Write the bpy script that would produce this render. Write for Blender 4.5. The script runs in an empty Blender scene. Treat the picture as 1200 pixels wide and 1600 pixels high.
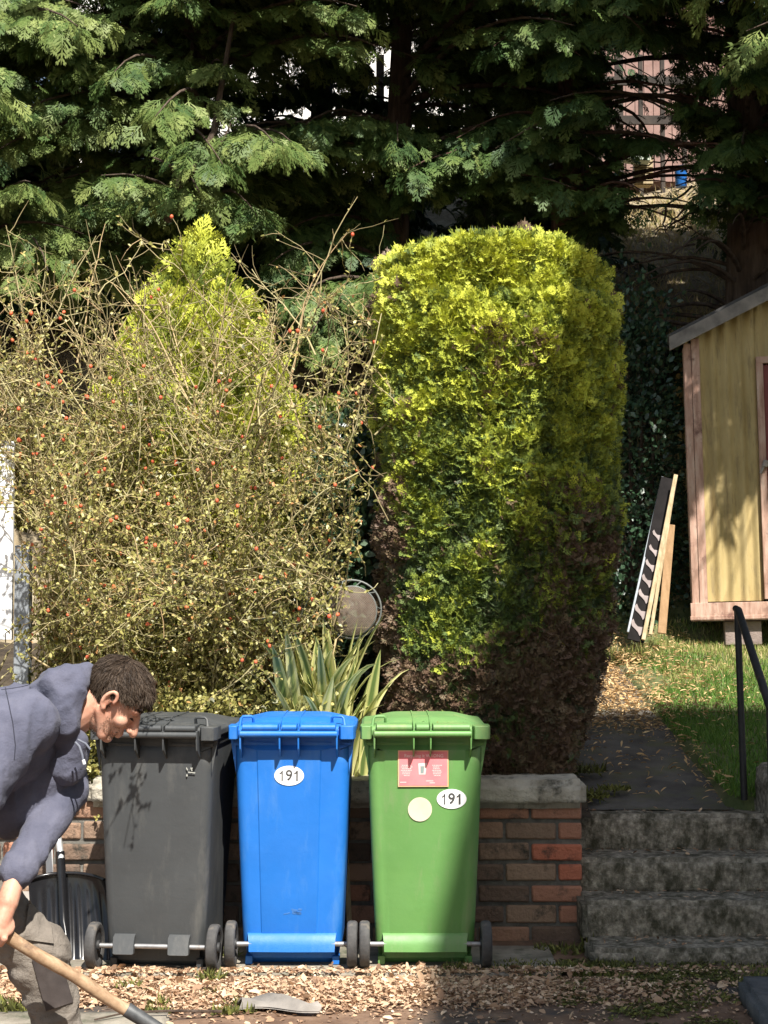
import bpy, math, random
import numpy as np
from mathutils import Vector, Matrix, noise
random.seed(7)
RNG = np.random.default_rng(11)
scene = bpy.context.scene
COL = scene.collection
R = math.radians

# ------------------------------------------------------------------ camera
CAM_Z = 1.56
FPX = 2592.0                       # focal length in pixels of the 1200x1600 photograph
PITCH = math.atan(129 / FPX)
cam_data = bpy.data.cameras.new('camera')
cam_data.sensor_fit = 'VERTICAL'
cam_data.sensor_height = 36.0
cam_data.lens = FPX / 1600 * 36.0
cam_data.clip_start = 0.05
cam_data.clip_end = 2000
cam = bpy.data.objects.new('camera', cam_data)
COL.objects.link(cam)
cam.location = (0, 0, CAM_Z)
cam.rotation_euler = (math.pi / 2 + PITCH, 0, 0)
scene.camera = cam

# ------------------------------------------------------------------ world, sun, exposure
SUN_EL, SUN_AZ = R(53), R(18)      # azimuth: degrees to the right of straight behind the camera
S = Vector((math.sin(SUN_AZ) * math.cos(SUN_EL), -math.cos(SUN_AZ) * math.cos(SUN_EL), math.sin(SUN_EL)))
world = bpy.data.worlds.new('World')
scene.world = world
world.use_nodes = True
wn = world.node_tree
sky = wn.nodes.new('ShaderNodeTexSky')
sky.sky_type = 'NISHITA'
sky.sun_disc = False
sky.sun_elevation = SUN_EL
sky.sun_rotation = math.atan2(S.x, S.y)
bg = wn.nodes['Background']
warm = wn.nodes.new('ShaderNodeMix')
warm.data_type = 'RGBA'; warm.blend_type = 'MULTIPLY'
warm.inputs['Factor'].default_value = 1.0
warm.inputs['B'].default_value = (1.10, 1.0, .86, 1)
wn.links.new(sky.outputs['Color'], warm.inputs['A'])
wn.links.new(warm.outputs['Result'], bg.inputs['Color'])
bg.inputs['Strength'].default_value = 0.09
sun_data = bpy.data.lights.new('sun', 'SUN')
sun_data.energy = 4.9
sun_data.angle = R(0.5)
sun_data.color = (1.0, 0.955, 0.88)
sun = bpy.data.objects.new('sun', sun_data)
COL.objects.link(sun)
sun.location = (3, -6, 12)
sun.rotation_euler = (-S).to_track_quat('-Z', 'Y').to_euler()
scene.view_settings.view_transform = 'Standard'
scene.view_settings.look = 'None'
scene.view_settings.gamma = 1.0
scene.view_settings.use_curve_mapping = False
scene.view_settings.exposure = 1.03

# ------------------------------------------------------------------ helpers
def at(px, py, Y):
    """world point on the photograph's pixel (px, py) at distance Y"""
    u = (px - 600) / FPX
    v = (800 - py) / FPX
    c, s = math.cos(PITCH), math.sin(PITCH)
    dy, dz = c - v * s, s + v * c
    k = Y / dy
    return Vector((u * k, Y, CAM_Z + dz * k))

def ground_z(x, y):
    """height of the planted ground behind the wall"""
    if y < 12.8:
        z = 0.526 + 0.135 * (y - 7.88)
    elif y < 20:
        z = 1.19 + 0.75 * (y - 12.8)
    else:
        z = 6.59 + 0.05 * (y - 20)
    return z

def tag(o, label=None, cat=None, group=None, kind=None):
    if label: o['label'] = label
    if cat: o['category'] = cat
    if group: o['group'] = group
    if kind: o['kind'] = kind
    return o

def empty(name, loc, label, cat, group=None, rz=0.0):
    o = bpy.data.objects.new(name, None)
    COL.objects.link(o)
    o.location = loc
    o.rotation_euler = (0, 0, rz)
    o.empty_display_size = 0.1
    return tag(o, label, cat, group)

def link(me, name, mat, parent=None):
    o = bpy.data.objects.new(name, me)
    COL.objects.link(o)
    if mat is not None:
        for m in (mat if isinstance(mat, (list, tuple)) else [mat]):
            me.materials.append(m)
    if parent is not None:
        o.parent = parent
    return o

def local(parent, p):
    """world point -> coordinates of an unscaled parent empty"""
    m = Matrix.Translation(parent.location) @ parent.rotation_euler.to_matrix().to_4x4()
    return m.inverted() @ Vector(p)

class MB:
    def __init__(self):
        self.v, self.f, self.m, self.t = [], [], [], []
        self.tint = 0.5
    def add(self, vs, fs, m=0):
        b = len(self.v)
        self.v += [tuple(p) for p in vs]
        self.t += [self.tint] * len(vs)
        self.f += [tuple(i + b for i in f) for f in fs]
        self.m += [m] * len(fs)
    def box(self, c, s, rot=None, m=0):
        hx, hy, hz = s[0] / 2, s[1] / 2, s[2] / 2
        vs = [Vector((x, y, z)) for x in (-hx, hx) for y in (-hy, hy) for z in (-hz, hz)]
        if rot is not None:
            vs = [rot @ p for p in vs]
        vs = [p + Vector(c) for p in vs]
        self.add(vs, [(0, 1, 3, 2), (4, 6, 7, 5), (0, 4, 5, 1), (2, 3, 7, 6), (0, 2, 6, 4), (1, 5, 7, 3)], m)
    def beam(self, a, b, w, h, up=(0, 0, 1), m=0):
        a, b = Vector(a), Vector(b)
        d = (b - a)
        L = d.length
        d.normalize()
        x = d.cross(Vector(up)).normalized()
        z = x.cross(d)
        rot = Matrix((x, d, z)).transposed()
        self.box((a + b) / 2, (w, L, h), rot, m)
    def tube(self, pts, rad, seg=10, caps=True, m=0):
        pts = [Vector(p) for p in pts]
        n = len(pts)
        if not hasattr(rad, '__len__'):
            rad = [rad] * n
        vs, fs = [], []
        ref = Vector((0, 0, 1))
        d0 = (pts[1] - pts[0]).normalized()
        if abs(d0.dot(ref)) > .9: ref = Vector((1, 0, 0))
        for i, p in enumerate(pts):
            d = (pts[min(i + 1, n - 1)] - pts[max(i - 1, 0)]).normalized()
            x = ref - d * ref.dot(d)
            x.normalize()
            ref = x
            y = d.cross(x)
            for k in range(seg):
                a = 2 * math.pi * k / seg
                vs.append(p + (x * math.cos(a) + y * math.sin(a)) * rad[i])
        for i in range(n - 1):
            for k in range(seg):
                k2 = (k + 1) % seg
                fs.append((i * seg + k, i * seg + k2, (i + 1) * seg + k2, (i + 1) * seg + k))
        if caps:
            fs.append(tuple(reversed(range(seg))))
            fs.append(tuple((n - 1) * seg + k for k in range(seg)))
        self.add(vs, fs, m)
    def loft(self, rings, caps=True, m=0, closed=True):
        n = len(rings[0])
        vs = [p for r in rings for p in r]
        fs = []
        kk = n if closed else n - 1
        for i in range(len(rings) - 1):
            for k in range(kk):
                k2 = (k + 1) % n
                fs.append((i * n + k, i * n + k2, (i + 1) * n + k2, (i + 1) * n + k))
        if caps:
            fs.append(tuple(reversed(range(n))))
            fs.append(tuple((len(rings) - 1) * n + k for k in range(n)))
        self.add(vs, fs, m)
    def prism(self, poly, axis_vec, m=0):
        """poly: list of 3d points, extruded by axis_vec"""
        n = len(poly)
        a = [Vector(p) for p in poly]
        b = [p + Vector(axis_vec) for p in a]
        fs = [tuple(range(n)), tuple(reversed(range(n, 2 * n)))]
        for k in range(n):
            k2 = (k + 1) % n
            fs.append((k2, k, n + k, n + k2))
        self.add(a + b, fs, m)
    def build(self, name, mat, parent=None, smooth=True, angle=38, bevel=0.0, seg=2, tint=False):
        me = bpy.data.meshes.new(name)
        me.from_pydata(self.v, [], self.f)
        me.polygons.foreach_set('material_index', self.m)
        if tint:
            at_ = me.attributes.new('tint', 'FLOAT', 'POINT')
            at_.data.foreach_set('value', self.t)
        bm_fix(me)
        if smooth:
            me.polygons.foreach_set('use_smooth', [True] * len(me.polygons))
            me.set_sharp_from_angle(angle=R(angle))
        o = link(me, name, mat, parent)
        if bevel > 0:
            b = o.modifiers.new('bevel', 'BEVEL')
            b.width = bevel
            b.segments = seg
            b.limit_method = 'ANGLE'
            b.angle_limit = R(40)
            b.harden_normals = False
        return o

import bmesh
def bm_fix(me):
    bm = bmesh.new()
    bm.from_mesh(me)
    bmesh.ops.recalc_face_normals(bm, faces=bm.faces)
    bm.to_mesh(me)
    bm.free()

# ---- numpy clouds of small faces (foliage, litter, grass)
def nrm(a):
    return a / np.maximum(np.linalg.norm(a, axis=1, keepdims=True), 1e-9)

def scatter(tv, tf, pos, d, n, sc, wsc=None):
    """template (x across, y along, z up) placed at pos with axis d and normal near n"""
    d = nrm(d)
    x = nrm(np.cross(d, n))
    z = np.cross(x, d)
    sc = np.asarray(sc).reshape(-1, 1, 1)
    ws = sc if wsc is None else np.asarray(wsc).reshape(-1, 1, 1)
    tv = np.asarray(tv)
    V = pos[:, None, :] + ws * tv[None, :, 0:1] * x[:, None, :] + sc * (tv[None, :, 1:2] * d[:, None, :] + tv[None, :, 2:3] * z[:, None, :])
    N, nv = len(pos), len(tv)
    F = np.asarray(tf)[None, :, :] + (np.arange(N) * nv)[:, None, None]
    return V.reshape(-1, 3), F.reshape(-1, F.shape[-1])

def cloud(name, parts, mat, parent=None, smooth=False):
    """parts: list of (V, F(quads), tint per vertex)"""
    Vs, Fs, Ts, b = [], [], [], 0
    for V, F, T in parts:
        Vs.append(V); Fs.append(F + b); Ts.append(T); b += len(V)
    V = np.concatenate(Vs).astype(np.float32)
    F = np.concatenate(Fs).astype(np.int32)
    T = np.concatenate(Ts).astype(np.float32)
    me = bpy.data.meshes.new(name)
    me.vertices.add(len(V))
    me.vertices.foreach_set('co', V.ravel())
    me.loops.add(F.size)
    me.loops.foreach_set('vertex_index', F.ravel())
    me.polygons.add(len(F))
    me.polygons.foreach_set('loop_start', np.arange(len(F), dtype=np.int32) * 4)
    me.polygons.foreach_set('loop_total', np.full(len(F), 4, dtype=np.int32))
    if smooth:
        me.polygons.foreach_set('use_smooth', np.ones(len(F), dtype=bool))
    a = me.attributes.new('tint', 'FLOAT', 'POINT')
    a.data.foreach_set('value', T)
    me.update(calc_edges=True)
    me.validate()
    if parent is not None:
        # clouds are generated in world space
        m = Matrix.Translation(parent.location) @ parent.rotation_euler.to_matrix().to_4x4()
        me.transform(m.inverted())
    return link(me, name, mat, parent)

def rep(t, nv):
    return np.repeat(t, nv)

def tubes_np(paths, radii, seg=3):
    """paths (N, K, 3), radii (N, K) -> quads"""
    N, K, _ = paths.shape
    d = np.zeros_like(paths)
    d[:, 1:-1] = paths[:, 2:] - paths[:, :-2]
    d[:, 0] = paths[:, 1] - paths[:, 0]
    d[:, -1] = paths[:, -1] - paths[:, -2]
    d = d / np.maximum(np.linalg.norm(d, axis=2, keepdims=True), 1e-9)
    ref = np.array([0.31, 0.17, 0.93]) * np.ones_like(d)
    x = np.cross(d, ref)
    x /= np.maximum(np.linalg.norm(x, axis=2, keepdims=True), 1e-9)
    y = np.cross(d, x)
    ang = np.arange(seg) * 2 * np.pi / seg
    V = paths[:, :, None, :] + radii[:, :, None, None] * (x[:, :, None, :] * np.cos(ang)[None, None, :, None] + y[:, :, None, :] * np.sin(ang)[None, None, :, None])
    idx = np.arange(N * K * seg).reshape(N, K, seg)
    a = idx[:, :-1, :]
    b = np.roll(idx, -1, axis=2)[:, :-1, :]
    c = np.roll(idx, -1, axis=2)[:, 1:, :]
    e = idx[:, 1:, :]
    F = np.stack([a, b, c, e], axis=-1).reshape(-1, 4)
    return V.reshape(-1, 3), F

# ------------------------------------------------------------------ materials
def ramp(nt, cols, fac, pos=None):
    r = nt.nodes.new('ShaderNodeValToRGB')
    el = r.color_ramp.elements
    n = len(cols)
    pos = pos or [i / (n - 1) for i in range(n)]
    while len(el) < n: el.new(0.5)
    for i in range(n):
        el[i].position = pos[i]
        el[i].color = (*cols[i], 1)
    nt.links.new(fac, r.inputs['Fac'])
    return r.outputs['Color']

def noise_fac(nt, scale, detail=6, rough=.6, stretch=None, dist=0.0, coord='Object'):
    tc = nt.nodes.new('ShaderNodeTexCoord')
    src = tc.outputs[coord]
    if stretch:
        mp = nt.nodes.new('ShaderNodeMapping')
        mp.inputs['Scale'].default_value = stretch
        nt.links.new(src, mp.inputs['Vector'])
        src = mp.outputs['Vector']
    n = nt.nodes.new('ShaderNodeTexNoise')
    n.inputs['Scale'].default_value = scale
    n.inputs['Detail'].default_value = detail
    n.inputs['Roughness'].default_value = rough
    n.inputs['Distortion'].default_value = dist
    nt.links.new(src, n.inputs['Vector'])
    return n.outputs['Fac']

def mixc(nt, fac, a, b, mode='MIX'):
    m = nt.nodes.new('ShaderNodeMix')
    m.data_type = 'RGBA'
    m.blend_type = mode
    for s_, v in ((m.inputs['Factor'], fac), (m.inputs['A'], a), (m.inputs['B'], b)):
        if isinstance(v, (int, float)): s_.default_value = v
        elif isinstance(v, tuple): s_.default_value = (*v, 1) if len(v) == 3 else v
        else: nt.links.new(v, s_)
    return m.outputs['Result']

def M(name, cols, scale=6, pos=None, rough=.7, rough2=None, bump=0.0, bscale=60, bdist=0.01, metal=0.0, stretch=None, spec=.5,
      dirt=None, dscale=3, dpos=(.5, .7), tint=None, coat=0.0, bstretch=None, sheen=0.0, dstretch=None):
    m = bpy.data.materials.new(name)
    m.use_nodes = True
    nt = m.node_tree
    b = nt.nodes['Principled BSDF']
    if len(cols) == 1: cols = [cols[0], tuple(c * .82 for c in cols[0])]
    f = noise_fac(nt, scale, stretch=stretch)
    if pos is None:
        n = len(cols)
        pos = [.32 + .36 * i / (n - 1) for i in range(n)]
    c = ramp(nt, cols, f, pos)
    if tint:                       # per-piece colour attribute multiplied in as real colour variation
        at_ = nt.nodes.new('ShaderNodeAttribute')
        at_.attribute_name = 'tint'
        tcol = ramp(nt, tint, at_.outputs['Fac'])
        c = mixc(nt, 0.75, c, tcol)
    if dirt:
        fd = noise_fac(nt, dscale, detail=9, rough=.7, stretch=dstretch)
        dr = ramp(nt, [(0, 0, 0), (1, 1, 1)], fd, list(dpos))
        c = mixc(nt, dr, c, dirt)
    nt.links.new(c, b.inputs['Base Color'])
    b.inputs['Roughness'].default_value = rough
    if rough2 is not None:
        fr = noise_fac(nt, scale * 2.3, detail=8)
        rr = nt.nodes.new('ShaderNodeMapRange')
        rr.inputs['From Min'].default_value = .3
        rr.inputs['From Max'].default_value = .7
        rr.inputs['To Min'].default_value = rough
        rr.inputs['To Max'].default_value = rough2
        nt.links.new(fr, rr.inputs['Value'])
        nt.links.new(rr.outputs['Result'], b.inputs['Roughness'])
    b.inputs['Metallic'].default_value = metal
    b.inputs['Specular IOR Level'].default_value = spec
    b.inputs['Coat Weight'].default_value = coat
    b.inputs['Sheen Weight'].default_value = sheen
    if bump > 0:
        fb = noise_fac(nt, bscale, detail=8, rough=.65, stretch=bstretch)
        bp = nt.nodes.new('ShaderNodeBump')
        bp.inputs['Strength'].default_value = bump
        bp.inputs['Distance'].default_value = bdist
        nt.links.new(fb, bp.inputs['Height'])
        nt.links.new(bp.outputs['Normal'], b.inputs['Normal'])
    return m

def LEAF(name, cols, pos=None, trans=.3, rough=.55, spec=.3):
    m = bpy.data.materials.new(name)
    m.use_nodes = True
    nt = m.node_tree
    b = nt.nodes['Principled BSDF']
    at_ = nt.nodes.new('ShaderNodeAttribute')
    at_.attribute_name = 'tint'
    c = ramp(nt, cols, at_.outputs['Fac'], pos)
    nt.links.new(c, b.inputs['Base Color'])
    b.inputs['Roughness'].default_value = rough
    b.inputs['Specular IOR Level'].default_value = spec
    if trans > 0:
        t = nt.nodes.new('ShaderNodeBsdfTranslucent')
        nt.links.new(c, t.inputs['Color'])
        mx = nt.nodes.new('ShaderNodeMixShader')
        mx.inputs['Fac'].default_value = trans
        nt.links.new(b.outputs['BSDF'], mx.inputs[1])
        nt.links.new(t.outputs['BSDF'], mx.inputs[2])
        nt.links.new(mx.outputs['Shader'], nt.nodes['Material Output'].inputs['Surface'])
    return m

mat_tarmac = M('tarmac', [(.10, .055, .032), (.16, .095, .058), (.22, .14, .09)], scale=9, rough=.9, bump=.5, bscale=220, bdist=.004,
               dirt=(.05, .045, .04), dscale=1.3, dpos=(.5, .62))
mat_soil = M('soil', [(.022, .015, .009), (.055, .038, .022), (.09, .07, .04)], scale=7, rough=.95, bump=.8, bscale=40, bdist=.03)
mat_bank = M('bank', [(.16, .12, .07), (.30, .24, .15), (.42, .36, .25)], scale=3.5, rough=.95, bump=.9, bscale=14, bdist=.05, dirt=(.09, .065, .04), dscale=2.2, dpos=(.52, .62))
mat_concrete = M('concrete', [(.15, .13, .10), (.25, .22, .175), (.33, .30, .24)], scale=7, rough=.9, bump=.5, bscale=70, bdist=.006,
                 dirt=(.05, .06, .03), dscale=4, dpos=(.5, .66))
mat_step = M('step_concrete', [(.13, .115, .085), (.29, .255, .20), (.52, .47, .37)], scale=34, rough=.92, bump=1, bscale=45, bdist=.018,
             dirt=(.06, .055, .032), dscale=17, dpos=(.42, .62), dstretch=(1, 1, .6))
mat_path = M('path', [(.055, .05, .045), (.09, .083, .075), (.13, .12, .105)], scale=5, rough=.92, bump=.6, bscale=120, bdist=.006,
             dirt=(.10, .10, .05), dscale=3.6, dpos=(.50, .66))
mat_lawn = M('lawn_soil', [(.05, .07, .02), (.10, .12, .04), (.18, .16, .08)], scale=4, rough=.95, bump=.6, bscale=60, bdist=.02)
mat_brick = M('brick', [(.10, .06, .045), (.19, .105, .07), (.24, .14, .10)], scale=14, rough=.9, bump=1, bscale=38, bdist=.014,
              tint=[(.07, .055, .045), (.20, .14, .10), (.36, .25, .17), (.48, .21, .13), (.60, .18, .10)], dirt=(.05, .045, .035), dscale=9, dpos=(.53, .66))
mat_mortar = M('mortar', [(.10, .095, .085), (.2, .19, .165)], scale=20, rough=.95, bump=.7, bscale=60, bdist=.01)
mat_coping = M('coping_stone', [(.30, .27, .21), (.48, .44, .36), (.58, .54, .45)], scale=9, rough=.9, bump=.9, bscale=32, bdist=.02,
               dirt=(.09, .085, .065), dscale=7, dpos=(.52, .64))
mat_bark = M('bark', [(.035, .022, .015), (.09, .06, .042), (.15, .11, .085)], scale=5, stretch=(3, 3, .5), rough=.95, bump=1, bscale=14, bdist=.03, bstretch=(3, 3, .4))
mat_bark_red = M('bark_red', [(.05, .026, .018), (.13, .065, .045), (.24, .16, .13)], scale=5, stretch=(3, 3, .5), rough=.95, bump=1, bscale=14, bdist=.03, bstretch=(3, 3, .4))
mat_conifer = LEAF('conifer_leaf', [(.020, .048, .018), (.046, .092, .028), (.085, .145, .040), (.135, .19, .05), (.24, .29, .09)], trans=.22)
mat_conifer_far = LEAF('conifer_far_leaf', [(.028, .06, .03), (.055, .11, .045), (.09, .16, .06)], trans=.15)
mat_gold = LEAF('golden_leaf', [(.12, .072, .05), (.19, .13, .075), (.045, .075, .034), (.125, .175, .040), (.37, .415, .050), (.60, .62, .08)],
                pos=[0, .16, .30, .55, .8, 1], trans=.07)
mat_shrub = LEAF('shrub_leaf', [(.075, .08, .025), (.20, .195, .05), (.37, .34, .10), (.56, .50, .19), (.50, .25, .09)], trans=.25, rough=.42, spec=.5)
mat_ivy = LEAF('ivy_leaf', [(.02, .045, .025), (.04, .085, .04), (.10, .15, .09)], trans=.12, rough=.35, spec=.5)
mat_twig = LEAF('twig', [(.11, .08, .045), (.25, .20, .10), (.42, .37, .19), (.44, .28, .15)], trans=0, rough=.8)
mat_hip = M('hip', [(.55, .07, .03), (.66, .16, .06)], scale=30, rough=.5)
mat_blade = LEAF('variegated_blade', [(.74, .70, .34), (.60, .60, .22), (.15, .21, .06), (.14, .22, .06)], pos=[0, .25, .6, 1], trans=.25, rough=.4, spec=.5)
mat_grass = LEAF('grass_blade', [(.05, .13, .02), (.12, .23, .035), (.24, .32, .07), (.46, .38, .17), (.60, .46, .26)], trans=.3)
mat_moss = LEAF('moss_leaf', [(.06, .055, .022), (.12, .135, .035), (.27, .27, .07)], trans=.2)
mat_litter = LEAF('litter_leaf', [(.17, .10, .06), (.40, .25, .155), (.60, .42, .27), (.72, .56, .40)], trans=.12, rough=.75)
mat_needle = LEAF('dry_needles', [(.30, .18, .08), (.55, .36, .17), (.70, .52, .28)], trans=.15, rough=.8)
# ------------------------------------------------------------------ ground
def sheet(name, x0, x1, y0, y1, nx, ny, zf, mat, kind='structure', label=None, cat=None):
    vs = []
    for j in range(ny + 1):
        for i in range(nx + 1):
            x = x0 + (x1 - x0) * i / nx
            y = y0 + (y1 - y0) * j / ny
            vs.append((x, y, zf(x, y)))
    fs = [(j * (nx + 1) + i, j * (nx + 1) + i + 1, (j + 1) * (nx + 1) + i + 1, (j + 1) * (nx + 1) + i) for j in range(ny) for i in range(nx)]
    me = bpy.data.meshes.new(name)
    me.from_pydata(vs, [], fs)
    me.polygons.foreach_set('use_smooth', [True] * len(fs))
    o = link(me, name, mat)
    return tag(o, label, cat, kind=kind)

def nz(x, y, s, a):
    return noise.noise(Vector((x * s, y * s, 3.1))) * a

sheet('ground', -60, 60, -60, 7.65, 40, 40, lambda x, y: -.004, mat_tarmac)
WALL_R = .905 # right end of the garden wall
PATH_L, PATH_R = .98, 1.66
def hill(x, y):
    return ground_z(x, y) - .03 + nz(x, y, 1.1, .05) + (nz(x, y, .5, .5) if y > 13.5 else 0)
sheet('hillside', -22, 22, 7.95, 24, 110, 90, hill, mat_bank)
sheet('hilltop', -120, 120, 23.9, 400, 12, 20, lambda x, y: 6.7 + (y - 24) * .03, mat_bank)
sheet('planting_bed', -6, .97, 7.72, 12.6, 70, 45, lambda x, y: ground_z(x, y) + .03 + nz(x, y, 3, .04), mat_soil)
sheet('path', .80, 1.68, 8.0, 12.9, 18, 90, lambda x, y: ground_z(x, y) - .010 + nz(x, y, 4, .006), mat_path)
def lawn_z(x, y):
    return ground_z(x, y) + .02 + nz(x, y, 1.3, .05) - (.09 if x < 1.66 else 0) - (.12 if y < 8.02 else 0)
sheet('lawn', 1.58, 7, 7.95, 13.2, 110, 90, lawn_z, mat_lawn)
# concrete strip in front of the wall
mb = MB()
mb.box((-.95, 7.13, .0), (3.35, .54, .03))
mb.box((-4.2, 7.13, -.001), (3.1, .52, .03))
strip = mb.build('paving_strip', mat_concrete, bevel=.006)
tag(strip, kind='structure')

# ------------------------------------------------------------------ steps
st = empty('garden_steps', (1.9, 7.1, 0), 'four worn mossy concrete steps climbing beside the brick wall end', 'steps')
step_data = [(7.10, .062, -.05), (7.36, .214, -.05), (7.62, .36, -.05), (7.88, .526, -.05)]
def rough_block(x0, x1, y0, y1, z0, z1, amp, seed, r=.015, nx=60):
    """block whose faces are subdivided and roughened"""
    bm = bmesh.new()
    bmesh.ops.create_cube(bm, size=1)
    for v in bm.verts:
        v.co = Vector(((x0 + x1) / 2 + v.co.x * (x1 - x0), (y0 + y1) / 2 + v.co.y * (y1 - y0), (z0 + z1) / 2 + v.co.z * (z1 - z0)))
    bmesh.ops.bevel(bm, geom=bm.edges[:], offset=r, segments=2, affect='EDGES')
    for _ in range(7):
        es = [e for e in bm.edges if e.calc_length() > .035]
        if not es: break
        bmesh.ops.subdivide_edges(bm, edges=es, cuts=1, use_grid_fill=True)
    bmesh.ops.triangulate(bm, faces=[f for f in bm.faces if len(f.verts) > 4])
    bm.normal_update()
    for v in bm.verts:
        n_ = noise.noise(v.co * 9 + Vector((seed, 0, 0))) + .6 * noise.noise(v.co * 27 + Vector((0, seed, 0)))
        v.co += v.normal * n_ * amp
    return bm
def bm_obj(bm, name, mat, parent=None, smooth=True):
    me = bpy.data.meshes.new(name)
    bm.to_mesh(me)
    bm.free()
    if smooth: me.polygons.foreach_set('use_smooth', [True] * len(me.polygons))
    if parent is not None:
        m = Matrix.Translation(parent.location) @ parent.rotation_euler.to_matrix().to_4x4()
        me.transform(m.inverted())
    return link(me, name, mat, parent)
for i, (y, z, _) in enumerate(step_data):
    y1 = y + .30 if i < 3 else y + .24
    bm = rough_block(WALL_R - .03, 2.9, y, y1, -.08 if i == 0 else step_data[i - 1][1] - .03, z, .008, i * 5.3, r=.02)
    bm_obj(bm, 'step', mat_step, st)

# ------------------------------------------------------------------ brick garden wall with coping
def brick_wall(x0, x1, yf, depth, z0, z1, parent, seed):
    rnd = random.Random(seed)
    mb = MB()
    mb.box(((x0 + x1) / 2 , yf + depth / 2 + .006, (z0 + z1) / 2), (x1 - x0 - .012, depth - .012, z1 - z0 + .02))
    o = mb.build('mortar', mat_mortar, parent)
    mb = MB()
    pitch, bl = .094, .228
    nrow = int(round((z1 - z0) / pitch))
    for r in range(nrow):
        z = z0 + (r + .5) * pitch
        off = (bl + .012) * (.5 if r % 2 else 0)
        x = x1
        first = True
        while x > x0 + .03:
            w = bl
            if first and r % 2: w = .105
            first = False
            xa = max(x - w, x0)
            right = 1 - min(1, (x1 - x) / .45)
            t = rnd.random() * .74 + (right * .42 if rnd.random() < .75 and 1 < r < nrow - 0 else 0)
            mb.tint = min(1, t)
            h = pitch - .012 - rnd.random() * .011
            rot = Matrix.Rotation(rnd.uniform(-.012, .012), 3, 'Y') @ Matrix.Rotation(rnd.uniform(-.015, .015), 3, 'Z')
            mb.box(((xa + x) / 2, yf + .05 + rnd.uniform(-.009, .004), z + rnd.uniform(-.002, .002)), (x - xa, .105, h), rot)
            x = xa - .012
        # end face header bricks
        yy = yf + .115
        while yy < yf + depth - .02:
            ye = min(yy + (.105 if r % 2 == 0 else .2), yf + depth)
            mb.tint = min(1, .3 + rnd.random() * .6)
            mb.box((x1 - .05, (yy + ye) / 2, z), (.104, ye - yy - .004, pitch - .016))
            yy = ye + .012
    mb.build('brickwork', mat_brick, parent, bevel=.009, tint=True)
wall = empty('brick_wall', (0, 7.6, 0), 'low old brick garden wall with thick stone coping behind the wheelie bins', 'wall')
def off(parent, o):
    o.data.transform(Matrix.Translation(-Vector(parent.location)))
    return o
for fn in (lambda: brick_wall(-4.6, .898, 7.60, .24, -.03, .585, wall, 4),):
    n0 = set(COL.objects)
    fn()
    for o in set(COL.objects) - n0: off(wall, o)
cx = .925
rnd = random.Random(3)
while cx > -4.6:
    w = rnd.uniform(.46, .78)
    if cx > .9: w = .62
    bm = rough_block(cx - w, cx - .008, 7.55, 7.87, .592 + rnd.uniform(-.006, .004), .722 + rnd.uniform(-.006, .008), .006, cx * 3, r=.028)
    bm_obj(bm, 'coping_stone', mat_coping, wall)
    cx -= w

# dark stone at the right of the steps and the kerb slab
bm = bmesh.new()
bmesh.ops.create_icosphere(bm, subdivisions=5, radius=1)
for v in bm.verts:
    n_ = v.co.normalized()
    k = 1 + .12 * noise.noise(n_ * 2.2) + .05 * noise.noise(n_ * 7) + .015 * noise.noise(n_ * 24)
    q = [math.copysign(abs(c) ** .6, c) for c in n_]
    v.co = Vector((q[0] * .24 * k, q[1] * .22 * k, q[2] * .19 * k)) + Vector((2.03, 7.95, .60))
rock = bm_obj(bm, 'rock', mat_step)
tag(rock, 'dark rounded mossy stone at the top of the steps beside the handrail', 'rock')
bm = rough_block(1.30, 2.6, 5.6, 6.52, -.02, .085, .004, 3.3, r=.02)
# skew its left end as in the photo
for v in bm.verts:
    if v.co.x < 1.8:
        v.co.x += (6.52 - v.co.y) * -.05 + .07
slab = bm_obj(bm, 'stone_slab', M('slate', [(.04, .043, .047), (.085, .088, .092), (.12, .12, .12)], scale=8, rough=.85, bump=.7, bscale=50, bdist=.008))
tag(slab, 'grey stone slab lying on the ground before the steps', 'slab')
bm = rough_block(-2.4, -.79, 5.7, 6.25, -.02, .014, .003, 8.3, r=.01)
sl2 = bm_obj(bm, 'paving_slab', mat_concrete)
tag(sl2, 'pale flat paving slab in the pavement under the shovel', 'slab')

# ------------------------------------------------------------------ handrail
mat_black_metal = M('black_metal', [(.018, .018, .02), (.035, .033, .032)], scale=20, rough=.45, rough2=.7, metal=.3, bump=.3, bscale=90, bdist=.002, dirt=(.10, .055, .03), dscale=12, dpos=(.62, .7))
hr = empty('handrail', (1.72, 8.0, .53), 'black metal handrail with two posts at the right of the steps', 'handrail')
top = at(1152, 952, 8.0); bot = at(1163, 1250, 8.0)
low = Vector((1.69, 7.30, 1.07)); lowb = Vector((1.70, 7.30, .2))
mb = MB(); mb.tube([local(hr, bot), local(hr, top)], .0165, 12); mb.build('post', mat_black_metal, hr)
mb = MB(); mb.tube([local(hr, low), local(hr, lowb)], .0165, 12); mb.build('post', mat_black_metal, hr)
mb = MB(); mb.tube([local(hr, top + Vector((-.004, .02, .004))), local(hr, top + Vector((0, -.02, -.004))), local(hr, low + Vector((0, .02, .012))), local(hr, low + Vector((0, -.012, -.012)))], [.016, .019, .019, .015], 12)
mb.build('rail', mat_black_metal, hr)

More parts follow.
